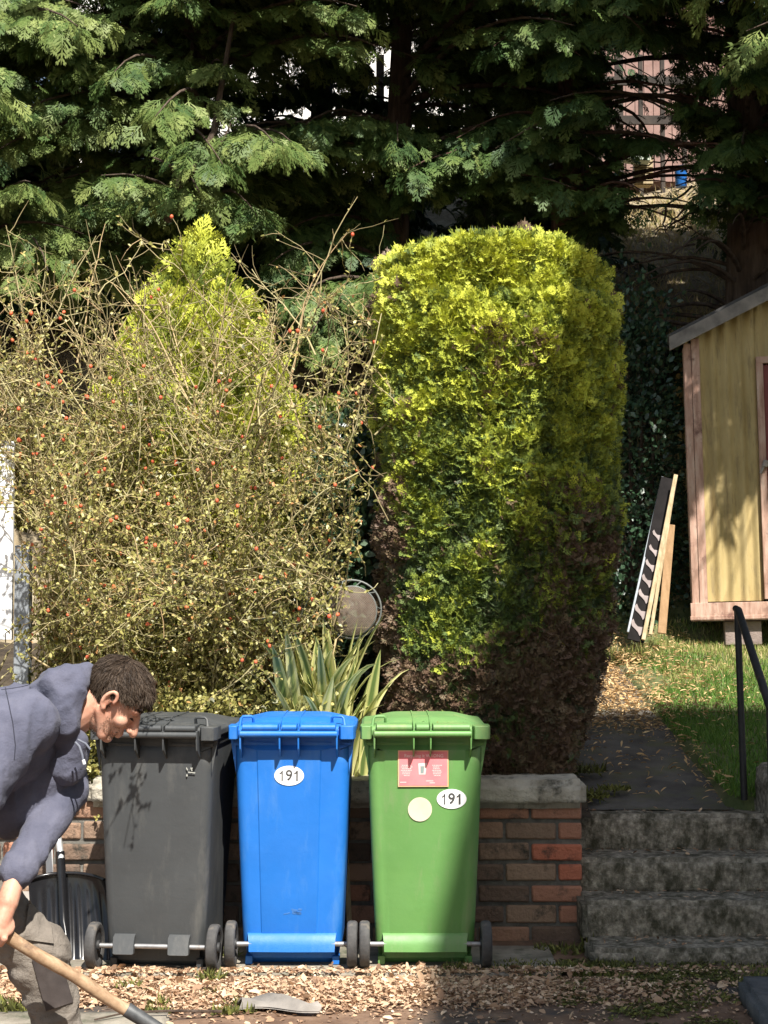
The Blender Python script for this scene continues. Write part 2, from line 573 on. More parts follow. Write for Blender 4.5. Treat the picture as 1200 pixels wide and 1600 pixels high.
# ------------------------------------------------------------------ shed
mat_tin = M('corrugated_tin', [(.34, .255, .105), (.42, .32, .14), (.47, .365, .17)], scale=3, stretch=(3, 3, .9), rough=.7, rough2=.85, bump=.15, bscale=80,
            dirt=(.20, .15, .075), dscale=5, dpos=(.52, .72), dstretch=(5, 5, .7))
mat_pink = M('faded_red_timber', [(.30, .17, .12), (.46, .29, .22), (.55, .41, .32)], scale=7, stretch=(4, 4, .7), rough=.85, bump=.5, bscale=40, bstretch=(6, 6, .6), bdist=.004, dirt=(.16, .08, .06), dscale=6, dpos=(.55, .68))
mat_barge = M('grey_timber', [(.12, .11, .10), (.22, .20, .18), (.30, .27, .24)], scale=6, rough=.85, bump=.4, bscale=40, bdist=.004)
mat_reddoor = M('red_door_paint', [(.16, .035, .035), (.22, .055, .05)], scale=5, rough=.7, bump=.2, bscale=50)
mat_felt = M('roof_felt', [(.05, .05, .05), (.09, .085, .08)], scale=9, rough=.95, bump=.4, bscale=90)
mat_block = M('pier_block', [(.20, .15, .13), (.32, .25, .22)], scale=12, rough=.9, bump=.7, bscale=60)
SH = at(1087, 972, 12.5)
shed = empty('shed', SH, 'weathered yellow corrugated tin shed with faded pink corner boards', 'shed', rz=R(-8))
shed.rotation_euler.y = R(-1.4)
W, D, HE = 2.9, 3.0, 2.14        # eave height above the skirt's bottom
slope = .47
def gable(x): return HE + slope * (W / 2 - abs(x - W / 2))
mb = MB()
# front corrugations
def corr(mb, p0, dirv, length, zb, ztop, period=.098, amp=.0135, nrm_=Vector((0, -1, 0))):
    n_ = int(length / period * 8)
    a, b = [], []
    for i in range(n_ + 1):
        s_ = length * i / n_
        o_ = amp * math.sin(2 * math.pi * s_ / period)
        p = Vector(p0) + Vector(dirv) * s_ + nrm_ * o_
        a.append((p.x, p.y, zb)); b.append((p.x, p.y, ztop(s_)))
    mid = [(p[0], p[1], (p[2] + q[2]) / 2) for p, q in zip(a, b)]
    mb.loft([a, mid, b], caps=False, closed=False)
corr(mb, (.07, .012, 0), (1, 0, 0), .44, .15, lambda s_: gable(s_ + .07) + .02)
corr(mb, (1.55, .012, 0), (1, 0, 0), 1.3, .15, lambda s_: gable(s_ + 1.55) + .02)
corr(mb, (.51, .012, 0), (1, 0, 0), 1.04, 1.98, lambda s_: gable(s_ + .51) + .02)
corr(mb, (.012, .05, 0), (0, 1, 0), D - .1, .10, lambda s_: HE + .02, nrm_=Vector((-1, 0, 0)))
corr(mb, (W - .012, .05, 0), (0, 1, 0), D - .1, .10, lambda s_: HE + .02, nrm_=Vector((1, 0, 0)))
corr(mb, (.02, D - .012, 0), (1, 0, 0), W - .04, .1, lambda s_: gable(s_ + .02) + .02, nrm_=Vector((0, 1, 0)))
mb.build('wall', mat_tin, shed, angle=60)
for c_, s_ in (((.005, -.012, HE / 2 + .03), (.052, .03, HE - .19 + .06)), ((.064, -.018, HE / 2 + .05), (.060, .024, HE - .19 + .09)), ((-.014, .08, HE / 2 + .02), (.02, .12, HE - .15)), ((W - .06, -.014, HE / 2 + .03), (.10, .03, HE - .19 + .06))):
    mb = MB(); mb.box(c_, s_); mb.build('corner_board', mat_pink, shed, bevel=.003)
mb = MB(); mb.box((W / 2 - .01, -.02, .075), (W + .05, .045, .135)); mb.box((W / 2 - .01, -.027, .03), (W + .06, .04, .03))
mb.build('skirt_board', mat_pink, shed, bevel=.003)
mb = MB()
for s_ in (0, 1):
    a = Vector((-.12, 0, HE - .12 * slope)); b = Vector((W / 2, 0, HE + slope * W / 2))
    if s_: a.x = W - a.x
    # roof slab
    n_ = Vector((-slope if not s_ else slope, 0, 1)).normalized() * .03
    q = [a + Vector((0, -.10, 0)), b + Vector((0, -.10, 0)), b + Vector((0, -.10, 0)) + Vector((0, 0, .035)), a + Vector((0, -.10, 0)) + n_]
    mb.prism([p + Vector((0, 0, .062)) for p in q], (0, D + .2, 0))
mb.build('roof', mat_felt, shed)
for s_ in (0, 1):
    a = Vector((-.13, -.12, HE - .13 * slope)); b = Vector((W / 2, -.12, HE + slope * W / 2))
    if s_: a.x = W - a.x
    mb = MB(); mb.prism([a + Vector((0, 0, -.035)), b + Vector((0, 0, -.035)), b + Vector((0, 0, .07)), a + Vector((0, 0, .07))], (0, .022, 0))
    mb.build('bargeboard', mat_barge, shed, bevel=.003)
mb = MB()
mb.box((.535, -.02, 1.06), (.05, .05, 1.8)); mb.box((1.475, -.02, 1.06), (.05, .05, 1.8)); mb.box((1.005, -.022, 1.955), (.99, .05, .05))
mb.build('door_frame', mat_pink, shed, bevel=.003)
dr = MB()
for k in range(6): dr.box((.64 + .15 * k - .005, -.004, 1.04), (.145, .03, 1.76))
door = dr.build('door', mat_reddoor, shed, bevel=.003)
mb = MB(); mb.box((.66, -.04, 1.17), (.24, .02, .035)); mb.tube([(.542, -.06, 1.15), (.558, -.06, 1.195)], .022, 10); mb.beam((.54, -.06, 1.16), (.512, -.055, 1.10), .02, .02)
mb.build('hinge', mat_barge, door, bevel=.002)
for (x, y) in ((.35, .12), (2.4, .12), (.35, 2.6), (2.4, 2.6)):
    mb = MB(); mb.box((x, y, -.09), (.27, .2, .18)); mb.build('pier', mat_block, shed, bevel=.006)
mb = MB(); mb.box((W / 2, D / 2, .03), (W - .1, D - .1, .06)); mb.build('floor', mat_barge, shed)

# ------------------------------------------------------------------ boards leaning on the shed
mat_pale = M('pale_timber', [(.26, .19, .10), (.40, .31, .18), (.50, .41, .27)], scale=6, stretch=(5, 5, .5), rough=.8, bump=.3, bscale=60)
mat_orange = M('orange_timber', [(.24, .14, .06), (.36, .22, .11)], scale=6, stretch=(5, 5, .5), rough=.8, bump=.3, bscale=60)
mat_darkb = M('dark_board', [(.010, .009, .009), (.02, .017, .017)], scale=9, rough=.9, spec=.15, bump=.2, bscale=60)
mat_lilac = M('pale_cutout', [(.22, .18, .17), (.32, .27, .26)], scale=12, rough=.8)
mat_bluegrey = M('bluegrey_pole', [(.22, .25, .28), (.34, .37, .40)], scale=12, rough=.6)
def leaning(name, a, b, w, t, mat, label, cat='plank', group=None, extra=None):
    a, b = Vector(a), Vector(b)
    mb = MB(); mb.beam(a, b, w, t, up=(0, -1, .2))
    o = mb.build(name, mat, bevel=.003)
    return tag(o, label, cat, group)
leaning('plank', at(1005, 1000, 11.9), at(1056, 742, 12.32), .030, .022, mat_pale, 'longest pale batten leaning at the shed corner', 'plank', 'timbers leaning by the shed')
leaning('plank', at(1016, 992, 11.95), at(1053, 758, 12.30), .026, .022, mat_pale, 'second pale batten just right of the longest one', 'plank', 'timbers leaning by the shed')
leaning('plank', at(1034, 990, 12.1), at(1048, 820, 12.36), .062, .02, mat_orange, 'short orange plank leaning closest to the shed', 'plank', 'timbers leaning by the shed')
leaning('pole', at(981, 988, 11.95), at(1035, 745, 12.5), .016, .016, mat_bluegrey, 'thin blue grey pole leaning left of the dark fretted board', 'pole')
fb = empty('fretted_board', at(995, 1000, 11.97), 'dark board with a row of pale curved cutouts leaning by the shed', 'board')
mb = MB()
A, B = at(993, 1002, 11.97), at(1046, 748, 12.45)
mb.beam(local(fb, A), local(fb, B), .125, .018, up=(0, -1, .2))
mb.build('board', mat_darkb, fb, bevel=.003)
dd = (B - A); LL = dd.length; dd.normalize(); xx = dd.cross(Vector((0, -1, .2))).normalized(); zz = xx.cross(dd)
if xx.x < 0: xx = -xx
nn = Vector((0, -1, .38)).normalized()
for k in range(7):
    c = A + dd * (.10 + .125 * k) + nn * .013
    mb = MB()
    s_ = .066 * (1 - .05 * k)
    pts = [(-.95, .55), (-.75, .95), (-.45, .45), (-.1, .15), (.35, .2), (.9, .5), (.98, .15), (.6, -.35), (.3, -.95), (.05, -.55), (-.3, -.25), (-.75, .05)]
    mb.prism([local(fb, c + xx * (u * s_) + dd * (v * s_ * .95)) for u, v in pts], nn * .004)
    mb.build('cutout', mat_lilac, fb)

# ------------------------------------------------------------------ left post, white wall, neighbouring hedge bits
mat_greypaint = M('grey_paint', [(.20, .22, .24), (.27, .29, .31)], scale=5, rough=.6, bump=.2, bscale=80, dirt=(.12, .13, .13), dscale=6, dpos=(.58, .7))
mat_white = M('white_paint', [(.74, .75, .76), (.82, .82, .82)], scale=4, rough=.6, dirt=(.5, .5, .48), dscale=4, dpos=(.6, .8))
P0, P1 = at(21, 1075, 7.95), at(47, 852, 7.95)
mb = MB(); mb.box(((P0.x + P1.x) / 2, 7.98, (.45 + P1.z) / 2), (P1.x - P0.x, .075, P1.z - .45))
o = mb.build('fence_post', mat_greypaint, bevel=.004); tag(o, 'square grey painted post behind the bent man at the left edge', 'post')
mb = MB(); a = at(-260, 1000, 8.05); b = at(22, 690, 8.05)
mb.box(((a.x + b.x) / 2, 8.06, (a.z + b.z) / 2), (b.x - a.x, .03, b.z - a.z))
o = mb.build('white_fence', mat_white, bevel=.003); tag(o, 'bright white flat fence beside the grey post at the left edge', 'fence')
# ------------------------------------------------------------------ wheelie bins
def rrect(hw, y0, y1, z, r, n=6, groove=None):
    """rounded rectangle ring; the y0 side faces the camera"""
    pts = []
    cs = [(hw - r, y1 - r, 0), (-hw + r, y1 - r, 90), (-hw + r, y0 + r, 180), (hw - r, y0 + r, 270)]
    for ci, (cx_, cy_, a0) in enumerate(cs):
        for k in range(n + 1):
            a = R(a0 + 90 * k / n)
            pts.append(Vector((cx_ + r * math.cos(a), cy_ + r * math.sin(a), z)))
        if ci == 2:
            # camera side, left to right: a raised centre panel
            g = groove or (-.5, .5, 0)
            for fx, dy_ in ((g[0], 0), (g[0] + .012, -g[2]), ((g[0] + g[1]) / 2, -g[2] * 1.3), (g[1] - .012, -g[2]), (g[1], 0)):
                pts.append(Vector((fx * 2 * hw, y0 + dy_, z)))
    return pts

def plastic(name, c, c2, dirt, rough=.42, dpos=(.6, .72)):
    return M(name, [c2, c], scale=3, rough=rough, rough2=rough + .2, bump=.12, bscale=7, bdist=.02, spec=.5, dirt=dirt, dscale=6, dpos=(.50, .80), dstretch=(1.6, 1.6, .45))

mat_tyre = M('tyre_rubber', [(.035, .034, .034), (.075, .072, .07)], scale=20, rough=.8, bump=.2, bscale=80, dirt=(.14, .12, .10), dscale=14, dpos=(.55, .7))
mat_rim = M('wheel_rim', [(.02, .02, .022), (.04, .04, .04)], scale=20, rough=.6)
mat_steel = M('axle_steel', [(.26, .26, .27), (.38, .38, .38)], scale=25, rough=.45, rough2=.7, metal=.8, dirt=(.22, .18, .15), dscale=18, dpos=(.55, .7))
mat_sticker = M('white_sticker', [(.80, .80, .78), (.86, .86, .85)], scale=9, rough=.45)
mat_cream = M('cream_sticker', [(.60, .54, .38), (.68, .61, .46)], scale=18, rough=.5)
mat_ink = M('ink', [(.03, .03, .03), (.07, .07, .07)], scale=60, rough=.6)
mat_redlabel = M('red_label', [(.84, .18, .20), (.88, .25, .26)], scale=9, rough=.5)
mat_pinkline = M('label_print', [(.95, .55, .52), (.95, .62, .58)], scale=30, rough=.5)
mat_orangeedge = M('label_edge', [(.90, .40, .20), (.92, .5, .3)], scale=30, rough=.5)

def text_mesh(body, size, name, mat, parent, loc, rx=90, depth=.0006, align='CENTER', bold=0.0):
    cu = bpy.data.curves.new(name, 'FONT')
    cu.body = body; cu.size = size; cu.align_x = align; cu.align_y = 'CENTER'
    cu.extrude = depth; cu.offset = bold
    o = bpy.data.objects.new(name, cu)
    COL.objects.link(o)
    dg = bpy.context.evaluated_depsgraph_get()
    me = bpy.data.meshes.new_from_object(o.evaluated_get(dg))
    bpy.data.objects.remove(o)
    me.materials.clear()
    me.transform(Matrix.Rotation(R(rx), 4, 'X'))
    me.transform(Matrix.Translation(Vector(loc)))
    me.name = name
    return link(me, name, mat, parent)

def make_bin(px, Y, rz, kind, mat, mat2, label):
    X = (px - 600) / FPX * Y
    t = empty('wheelie_bin', (X, Y, .016), label, 'wheelie bin', 'wheelie bins in a row before the wall', rz)
    gw = {'blue': (-.31, .255, .0045), 'green': (-.36, .36, .003), 'black': (-.4, .4, .0015)}[kind]
    # ---- body: rings from the foot to the rim
    mb = MB()
    prof = [(.000, .180, .12, .44, .03), (.012, .190, .11, .45, .04), (.055, .196, .105, .46, .045), (.075, .199, .10, .47, .045),
            (.082, .206, .045, .475, .04), (.125, .208, .040, .48, .04), (.30, .216, .034, .515, .04), (.50, .225, .028, .55, .042), (.70, .233, .022, .585, .042),
            (.84, .239, .018, .61, .042), (.895, .242, .016, .62, .042), (.915, .243, .024, .62, .045), (.925, .246, .02, .625, .045), (.950, .247, .02, .625, .045), (.955, .252, .01, .63, .045), (.972, .252, .01, .63, .045)]
    rings = [rrect(hw, y0, y1, z, r, groove=gw if .1 < z < .9 else None) for z, hw, y0, y1, r in prof]
    mb.loft(rings, caps=True)
    body = mb.build('body', mat, t, angle=30, bevel=.002, seg=1)
    # gussets between body and handle, and side webs
    gx = {'blue': (-.215, -.052, .026, .185), 'green': (-.215, -.052, .018, .185), 'black': (-.215, -.072, .045, .185)}[kind]
    for x in gx:
        mb = MB()
        mb.prism([(x, .02, .862), (x, -.052, .905), (x, -.060, .985), (x, .03, .985)], (.007, 0, 0))
        mb.build('gusset', mat, t, bevel=.0015, seg=1)
    for s_ in (-1, 1):
        mb = MB()
        mb.prism([(s_ * .236, .03, .80), (s_ * .262, .035, .955), (s_ * .236, .035, .955)], (0, .006, 0))
        mb.build('side_web', mat, t)
    # small broken moulding line under the handle
    for a, b in zip(gx[:-1:2], gx[1::2]):
        mb = MB(); mb.box(((a + b) / 2 + .004, .014, .925), ((b - a) * .72, .006, .004), Matrix.Rotation(.03, 3, 'Y')); mb.build('moulding', mat, t)
    # ---- handle
    mb = MB()
    mb.tube([(gx[0] + .004, -.052, .968), (gx[-1] + .004, -.052, .968)], .0135, 14)
    mb.box(((gx[0] + gx[-1]) / 2 + .004, -.020, .972), (gx[-1] - gx[0], .05, .008))
    mb.build('handle', mat, t, angle=50)
    # ---- lid
    lid_w = {'blue': .262, 'green': .268, 'black': .262}[kind]
    mb = MB()
    lr = [(.955, lid_w - .006, -.005, .62, .05), (.958, lid_w, -.012, .63, .055), (.982, lid_w, -.012, .63, .055), (.994, lid_w - .012, .0, .62, .055),
          (.998, lid_w - .035, .02, .60, .06), (1.006, .205, .05, .56, .06), (1.022, .150, .10, .50, .06), (1.026, .138, .13, .46, .05)]
    mb.loft([rrect(hw, y0, y1, z, r, groove=(-.25, .25, 0)) for z, hw, y0, y1, r in lr])
    # corner lobes dropping over the rim
    for s_ in (-1, 1):
        x0_ = s_ * (lid_w + .002); x1_ = s_ * (.196 if s_ > 0 else .222)
        q = [(min(x0_, x1_), z) for z in (0,)]
        lo, hi = min(x0_, x1_), max(x0_, x1_)
        mb.loft([[Vector((lo + (hi - lo) * u, -.040 + (.012 if u in (0, 1) else 0) + v, z)) for (u, v) in ((0, .012), (.12, .0), (.88, .0), (1, .012), (1, .11), (0, .11))]
                 for z, in ((.944,), (.950,), (.990,), (1.0,))])
    lid = mb.build('lid', mat2, t, angle=32, bevel=.003, seg=2)
    # hinge rolls along the back edge of the lid
    for a, b in ((gx[0] + .012, gx[1] - .003), (gx[1] + .013, gx[2] - .003), (gx[2] + .013, gx[3] - .001)):
        mb = MB()
        mb.tube([(a, -.047, .994), (a + .002, -.047, .994), (b - .002, -.047, .994), (b, -.047, .994)], [.012, .0145, .0145, .012], 14)
        mb.prism([(a, -.045, 1.004), (a, .045, 1.008), (a, .05, .99), (a, -.045, .985)], (b - a, 0, 0))
        mb.build('hinge_roll', mat2, lid, angle=50)
    for x in gx[1:3]:
        mb = MB(); mb.prism([(x, -.058, 1.004), (x, .06, 1.016), (x, .12, 1.030), (x, .45, 1.031), (x, .45, 1.0), (x, -.058, .98)], (.006, 0, 0))
        mb.build('rib', mat2, lid, bevel=.001, seg=1)
    # lifting loops
    sides = {'blue': (-1, 1), 'green': (-1,), 'black': (1,)}[kind]
    for s_ in sides:
        mb = MB()
        xa, xb = s_ * .165, s_ * .215
        z0 = .995; zt = 1.034
        mb.tube([(xb + s_ * .006, .02, z0 - .01), (xb, .03, zt - .008), (xb - s_ * .008, .032, zt), (xa + s_ * .008, .034, zt + .001), (xa, .036, zt - .006), (xa, .05, z0 + .01)], [.008, .006, .006, .006, .006, .007], 8)
        mb.build('loop', mat2, lid, angle=60)
    # ---- foot: apron, brackets, base feet
    if kind == 'black':
        for x in (-.125, .105):
            mb = MB(); mb.prism([(x - .045, .036, .142), (x + .045, .036, .142), (x + .045, .010, .130), (x + .045, -.004, .066), (x + .037, -.002, .062), (x - .037, -.002, .062), (x - .045, -.004, .066), (x - .045, .010, .130)], (0, .022, 0))
            mb.build('bracket', mat, t, bevel=.003)
    else:
        mb = MB()
        hw = .185 if kind == 'blue' else .178
        prof2 = [(.038, .136, 1.0), (.024, .126, .985), (.012, .090, .965), (.008, .064, .96)]
        front = [[Vector((-hw * k_, y, z)), Vector((0, y - .004, z)), Vector((hw * k_, y, z))] for y, z, k_ in prof2]
        back = [[p + Vector((0, .006, .0)) for p in row] for row in reversed(front)]
        mb.loft(front + back + [front[0]], caps=False, closed=False)
        for s_ in (-1, 1):
            mb.prism([(s_ * hw, .042, .136), (s_ * hw * .985, .026, .122), (s_ * hw * .96, .010, .066), (s_ * hw * .96, .05, .066)], (-s_ * .006, 0, 0))
        mb.build('apron', mat, t, angle=50)
    for s_ in (-1, 1):
        mb = MB(); mb.box((s_ * .182, .10, .018), (.03, .07, .036)); mb.build('foot', mat, t, bevel=.003)
    mb = MB(); mb.box((0, .092, .047), (.36, .014, .05)); mb.build('base_bar', mat, t, bevel=.003)
    # ---- axle and wheels
    mb = MB(); mb.tube([(-.262, .024, .094), (.262, .024, .094)], .0105, 14); mb.build('axle', mat_steel, t)
    for s_ in (-1, 1):
        cxw = s_ * .252
        w = MB()
        prof3 = [(-.016, .062), (-.021, .072), (-.0215, .086), (-.017, .0925), (-.010, .095), (.010, .095), (.017, .0925), (.0215, .086), (.021, .072), (.016, .062), (-.016, .062)]
        nseg = 40
        rings = []
        for (dx, r_) in prof3:
            rings.append([Vector((cxw + dx, .024 + r_ * math.cos(2 * math.pi * k / nseg), .094 + r_ * math.sin(2 * math.pi * k / nseg))) for k in range(nseg)])
        w.loft(rings, caps=False)
        wheel = MB()
        wheel.tube([(cxw - .014, .024, .094), (cxw + .014, .024, .094)], .062, 30)
        wheel.tube([(cxw - .024, .024, .094), (cxw + .024, .024, .094)], .022, 20)
        for k in range(6):
            a = 2 * math.pi * k / 6
            wheel.beam((cxw, .024, .094), (cxw, .024 + .06 * math.cos(a), .094 + .06 * math.sin(a)), .034, .008, up=(1, 0, 0))
        wh = wheel.build('wheel', mat_rim, t, angle=30)
        w.build('tyre', mat_tyre, wh, angle=30)
    return t

mat_blue = plastic('blue_plastic', (.012, .155, .54), (.010, .135, .48), (.06, .20, .50), dpos=(.66, .82))
mat_green = plastic('green_plastic', (.125, .28, .075), (.105, .25, .065), (.20, .26, .12), dpos=(.64, .8))
mat_black = plastic('black_plastic', (.052, .056, .058), (.042, .045, .047), (.11, .108, .10), rough=.5, dpos=(.6, .78))
mat_greenlid = plastic('green_lid_plastic', (.15, .29, .095), (.12, .255, .08), (.27, .33, .12), rough=.45, dpos=(.5, .66))
bb = make_bin(457, 6.95, R(-.5), 'blue', mat_blue, mat_blue, 'bright blue wheelie bin with one white oval 191 sticker')
gb = make_bin(664, 6.95, R(0.3), 'green', mat_green, mat_greenlid, 'green wheelie bin with a red label and white oval 191 sticker')
kb = make_bin(243, 6.90, R(-5.5), 'black', mat_black, mat_black, 'dark grey wheelie bin with unlabelled scuffed body next to the man')

def body_y(z): # camera side of the body
    zs = [.125, .30, .50, .70, .84, .895]; ys = [.040, .034, .028, .022, .018, .016]
    return float(np.interp(z, zs, ys))
def disc(name, mat, parent, cx_, cz, rx, rz_, y, th=.0012, n=48):
    mb = MB()
    lean = (body_y(cz + .05) - body_y(cz - .05)) / .1
    mb.prism([(cx_ + rx * math.cos(2 * math.pi * k / n), y + lean * rz_ * math.sin(2 * math.pi * k / n), cz + rz_ * math.sin(2 * math.pi * k / n)) for k in range(n)], (0, -th, 0))
    return mb.build(name, mat, parent, smooth=False)
def zof(py, Y=6.98): return CAM_Z - (py - 929) / FPX * Y - .016
def xof(px, binpx, Y=6.98): return (px - binpx) / FPX * Y
def numerals(parent, cx_, y, cz, bold):
    k = .0215
    for dx, b_ in ((-.031, 0), (.031, bold)):
        mb = MB()
        pts = [(.10, -1), (.10, 1), (-.10, 1), (-.22, .70), (-.55, .48), (-.55, .25), (-.30, .36), (-.14, .50), (-.14, -1)]
        mb.prism([(cx_ + dx + (px_ + .12) * k + (b_ * 1.5 if px_ > 0 else -b_ * 1.5), y, cz + pz_ * k) for px_, pz_ in pts], (0, -.0008, 0))
        mb.build('numeral', mat_ink, parent, smooth=False)
    text_mesh('9', .061, 'numeral', mat_ink, parent, (cx_, y - .0004, cz), bold=bold)
# blue 191
zc = zof(1209); y = body_y(zc) - .0075
s1 = disc('number_sticker', mat_sticker, bb, xof(452.5, 457), zc, .062, .041, y)
numerals(s1, xof(452.5, 457), y - .0020, zc, .0004)
# faded scuffed emblem on blue
mb = MB(); zz_ = zof(1418)
rnd = random.Random(5)
for k in range(9):
    mb.box((xof(458, 457) + rnd.uniform(-.032, .032), body_y(zz_) - .0063, zz_ + rnd.uniform(-.009, .010)), (rnd.uniform(.01, .03), .0008, rnd.uniform(.004, .008)), Matrix.Rotation(rnd.uniform(-.4, .4), 3, 'Y'))
mb.build('scuff', M('scuff_blue', [(.04, .15, .42), (.03, .13, .36)], scale=40, rough=.7), bb)
# green stickers
zc = zof(1245); y = body_y(zc) - .0055; xc = xof(705, 664)
s2 = disc('number_sticker', mat_sticker, gb, xc, zc, .062, .041, y)
numerals(s2, xc, y - .0020, zc, .0009)
disc('round_sticker', mat_cream, gb, xof(656, 664), zof(1261), .050, .050, body_y(zof(1261)) - .0065)
x0, x1 = xof(622, 664), xof(700, 664); z1, z0 = zof(1170), zof(1226)
yl = body_y((z0 + z1) / 2) - .0075
mb = MB(); mb.box(((x0 + x1) / 2, yl, (z0 + z1) / 2), (x1 - x0, .0012, z1 - z0)); lab = mb.build('red_label', mat_orangeedge, gb)
mb = MB(); mb.box(((x0 + x1) / 2, yl - .001, (z0 + z1) / 2), (x1 - x0 - .009, .0010, z1 - z0 - .009)); mb.build('label_face', mat_redlabel, lab)
yt = yl - .0022
text_mesh('Recycling it WRONG', .0185, 'heading', mat_pinkline, lab, (xof(662, 664), yt, zof(1178.5)), bold=.0003)
rnd = random.Random(9)
for col in (635, 682):
    mb = MB()
    for k in range(7):
        w = rnd.uniform(.030, .046)
        if k == 6: w *= .5
        xc_ = xof(col, 664); zl = zof(1193 + k * 2.6)
        xs = xc_ - w / 2
        while xs < xc_ + w / 2 - .004:                    # word-like dashes, the small print is not readable
            ww = rnd.uniform(.004, .010)
            mb.box((xs + ww / 2, yt + .0006, zl), (ww, .0006, .0028)); xs += ww + .002
    mb.build('small_print', mat_pinkline, lab)
for px_, py_, w in ((630, 1219, .026), (671, 1217, .030), (675, 1220, .022)):
    mb = MB(); mb.box((xof(px_, 664), yt + .0006, zof(py_)), (w, .0006, .003)); mb.build('small_print', mat_pinkline, lab)
xc_, zc_ = xof(659.5, 664), zof(1199)
mb = MB(); mb.prism([(xc_ - .017, yt + .0004, zc_ + .024), (xc_ + .020, yt + .0004, zc_ + .026), (xc_ + .013, yt + .0004, zc_ - .022), (xc_ - .014, yt + .0004, zc_ - .022)], (0, -.0006, 0))
mb.build('bin_picture', mat_pinkline, lab)
mb = MB(); mb.prism([(xc_ - .008, yt - .0006, zc_ + .013), (xc_ + .009, yt - .0006, zc_ + .013), (xc_ + .006, yt - .0006, zc_ - .016), (xc_ - .007, yt - .0006, zc_ - .016)], (0, -.0006, 0))
mb.build('bin_symbol', M('label_grey', [(.20, .26, .25), (.26, .32, .30)], rough=.5), lab)
# painted scratches on the black bin
mb = MB(); bx = lambda p: xof(p, 246, 6.93)
for a, b in (((296, 1196), (298, 1200)), ((303, 1196), (305, 1201)), ((299, 1203), (310, 1204)), ((304, 1199), (306, 1196))):
    mb.beam((bx(a[0]), .009, zof(a[1], 6.93)), (bx(b[0]), .009, zof(b[1], 6.93)), .004, .002, up=(0, 1, 0))
mb.box((bx(297), .010, zof(1208, 6.93)), (.006, .002, .008)); mb.build('paint_mark', M('paint_mark', [(.36, .36, .32), (.45, .45, .4)], rough=.8), kb)

# ------------------------------------------------------------------ snow shovel against the wall
mat_gloss = M('shovel_plastic', [(.008, .008, .009), (.014, .014, .016)], scale=5, rough=.16, rough2=.24, spec=.4)
mat_alu = M('aluminium', [(.62, .62, .62), (.72, .72, .71)], scale=12, rough=.35, metal=.6)
sv = empty('snow_shovel', at(112, 1500, 7.22), 'black ribbed plastic snow shovel with silver shaft leaning on the wall', 'shovel')
mb = MB()
rows = []
nu, nv = 56, 26
tilt = .10
sw = .175
def sh_pt(u, v, th=0):
    # u across -1..1, v up 0..1 ; the blade is scooped: bottom comes towards the camera
    x = u * sw * (1 - .06 * v)
    z = .008 + v * .36
    y = -.13 * (1 - v) ** 1.6 + .02 + (-.055 * abs(u) ** 3.0) * (.4 + .6 * v) - th
    y += .0035 * math.sin(u * 9 * math.pi) * (1 if .02 < v < .86 else 0) * (1 - max(0, v - .6) * 2.2)
    z += -.02 * abs(u) ** 2 * v
    return Vector((x + (1 - v) * .045 - .02, y, z))
fr = [[sh_pt(-1 + 2 * i / nu, j / nv) for i in range(nu + 1)] for j in range(nv + 1)]
bk = [[sh_pt(-1 + 2 * i / nu, j / nv, -.005) for i in range(nu + 1)] for j in range(nv, -1, -1)]
mb.loft(fr + bk + [fr[0]], caps=False, closed=False)
mb.tube([sh_pt(-1 + 2 * i / 24, 1) + Vector((0, -.006, 0)) for i in range(25)], .008, 8)
mb.build('scoop', mat_gloss, sv, angle=60)
s0 = Vector((.0, -.115, .10)); s1_ = Vector((-.058, .02, .46)); s2_ = local(sv, at(66, 1110, 7.52))
mb = MB(); mb.tube([s0, Vector((-.026, -.055, .17)), Vector((-.040, -.012, .28)), s1_], [.006, .020, .021, .019], 14); mb.build('socket', mat_gloss, sv, angle=50)
mb = MB(); mb.tube([s1_ + (s2_ - s1_) * -.05, s2_], .0145, 14); mb.build('shaft', mat_alu, sv)
mb = MB()
d_ = (s2_ - s1_).normalized()
mb.tube([s2_ + Vector((-.06, 0, 0)) + d_ * .10, s2_ + Vector((.06, 0, 0)) + d_ * .10], .014, 10); mb.tube([s2_, s2_ + Vector((-.05, 0, 0)) + d_ * .10], .011, 8); mb.tube([s2_, s2_ + Vector((.05, 0, 0)) + d_ * .10], .011, 8)
mb.build('grip', mat_gloss, sv)
a, b = at(79, 1425, 7.50), at(73, 1150, 7.56)
mb = MB(); mb.beam(a, b, .030, .012, up=(0, -1, .1)); o = mb.build('white_batten', mat_white, bevel=.002); tag(o, 'thin white batten standing behind the snow shovel', 'batten')
a, b = at(20, 1520, 7.3), at(44, 1395, 7.56)
mb = MB(); mb.beam(a, b, .05, .03, up=(0, -1, .1)); o = mb.build('timber_offcut', mat_barge, bevel=.003); tag(o, 'dark timber offcut leaning on the wall behind the man', 'timber')
a, b = at(549, 1500, 7.45), at(540, 1318, 7.58)
mb = MB(); mb.beam(a, b, .022, .016, up=(0, -1, .1)); o = mb.build('wooden_stake', mat_pale, bevel=.002); tag(o, 'pale wooden stake between the blue and green bins', 'stake')

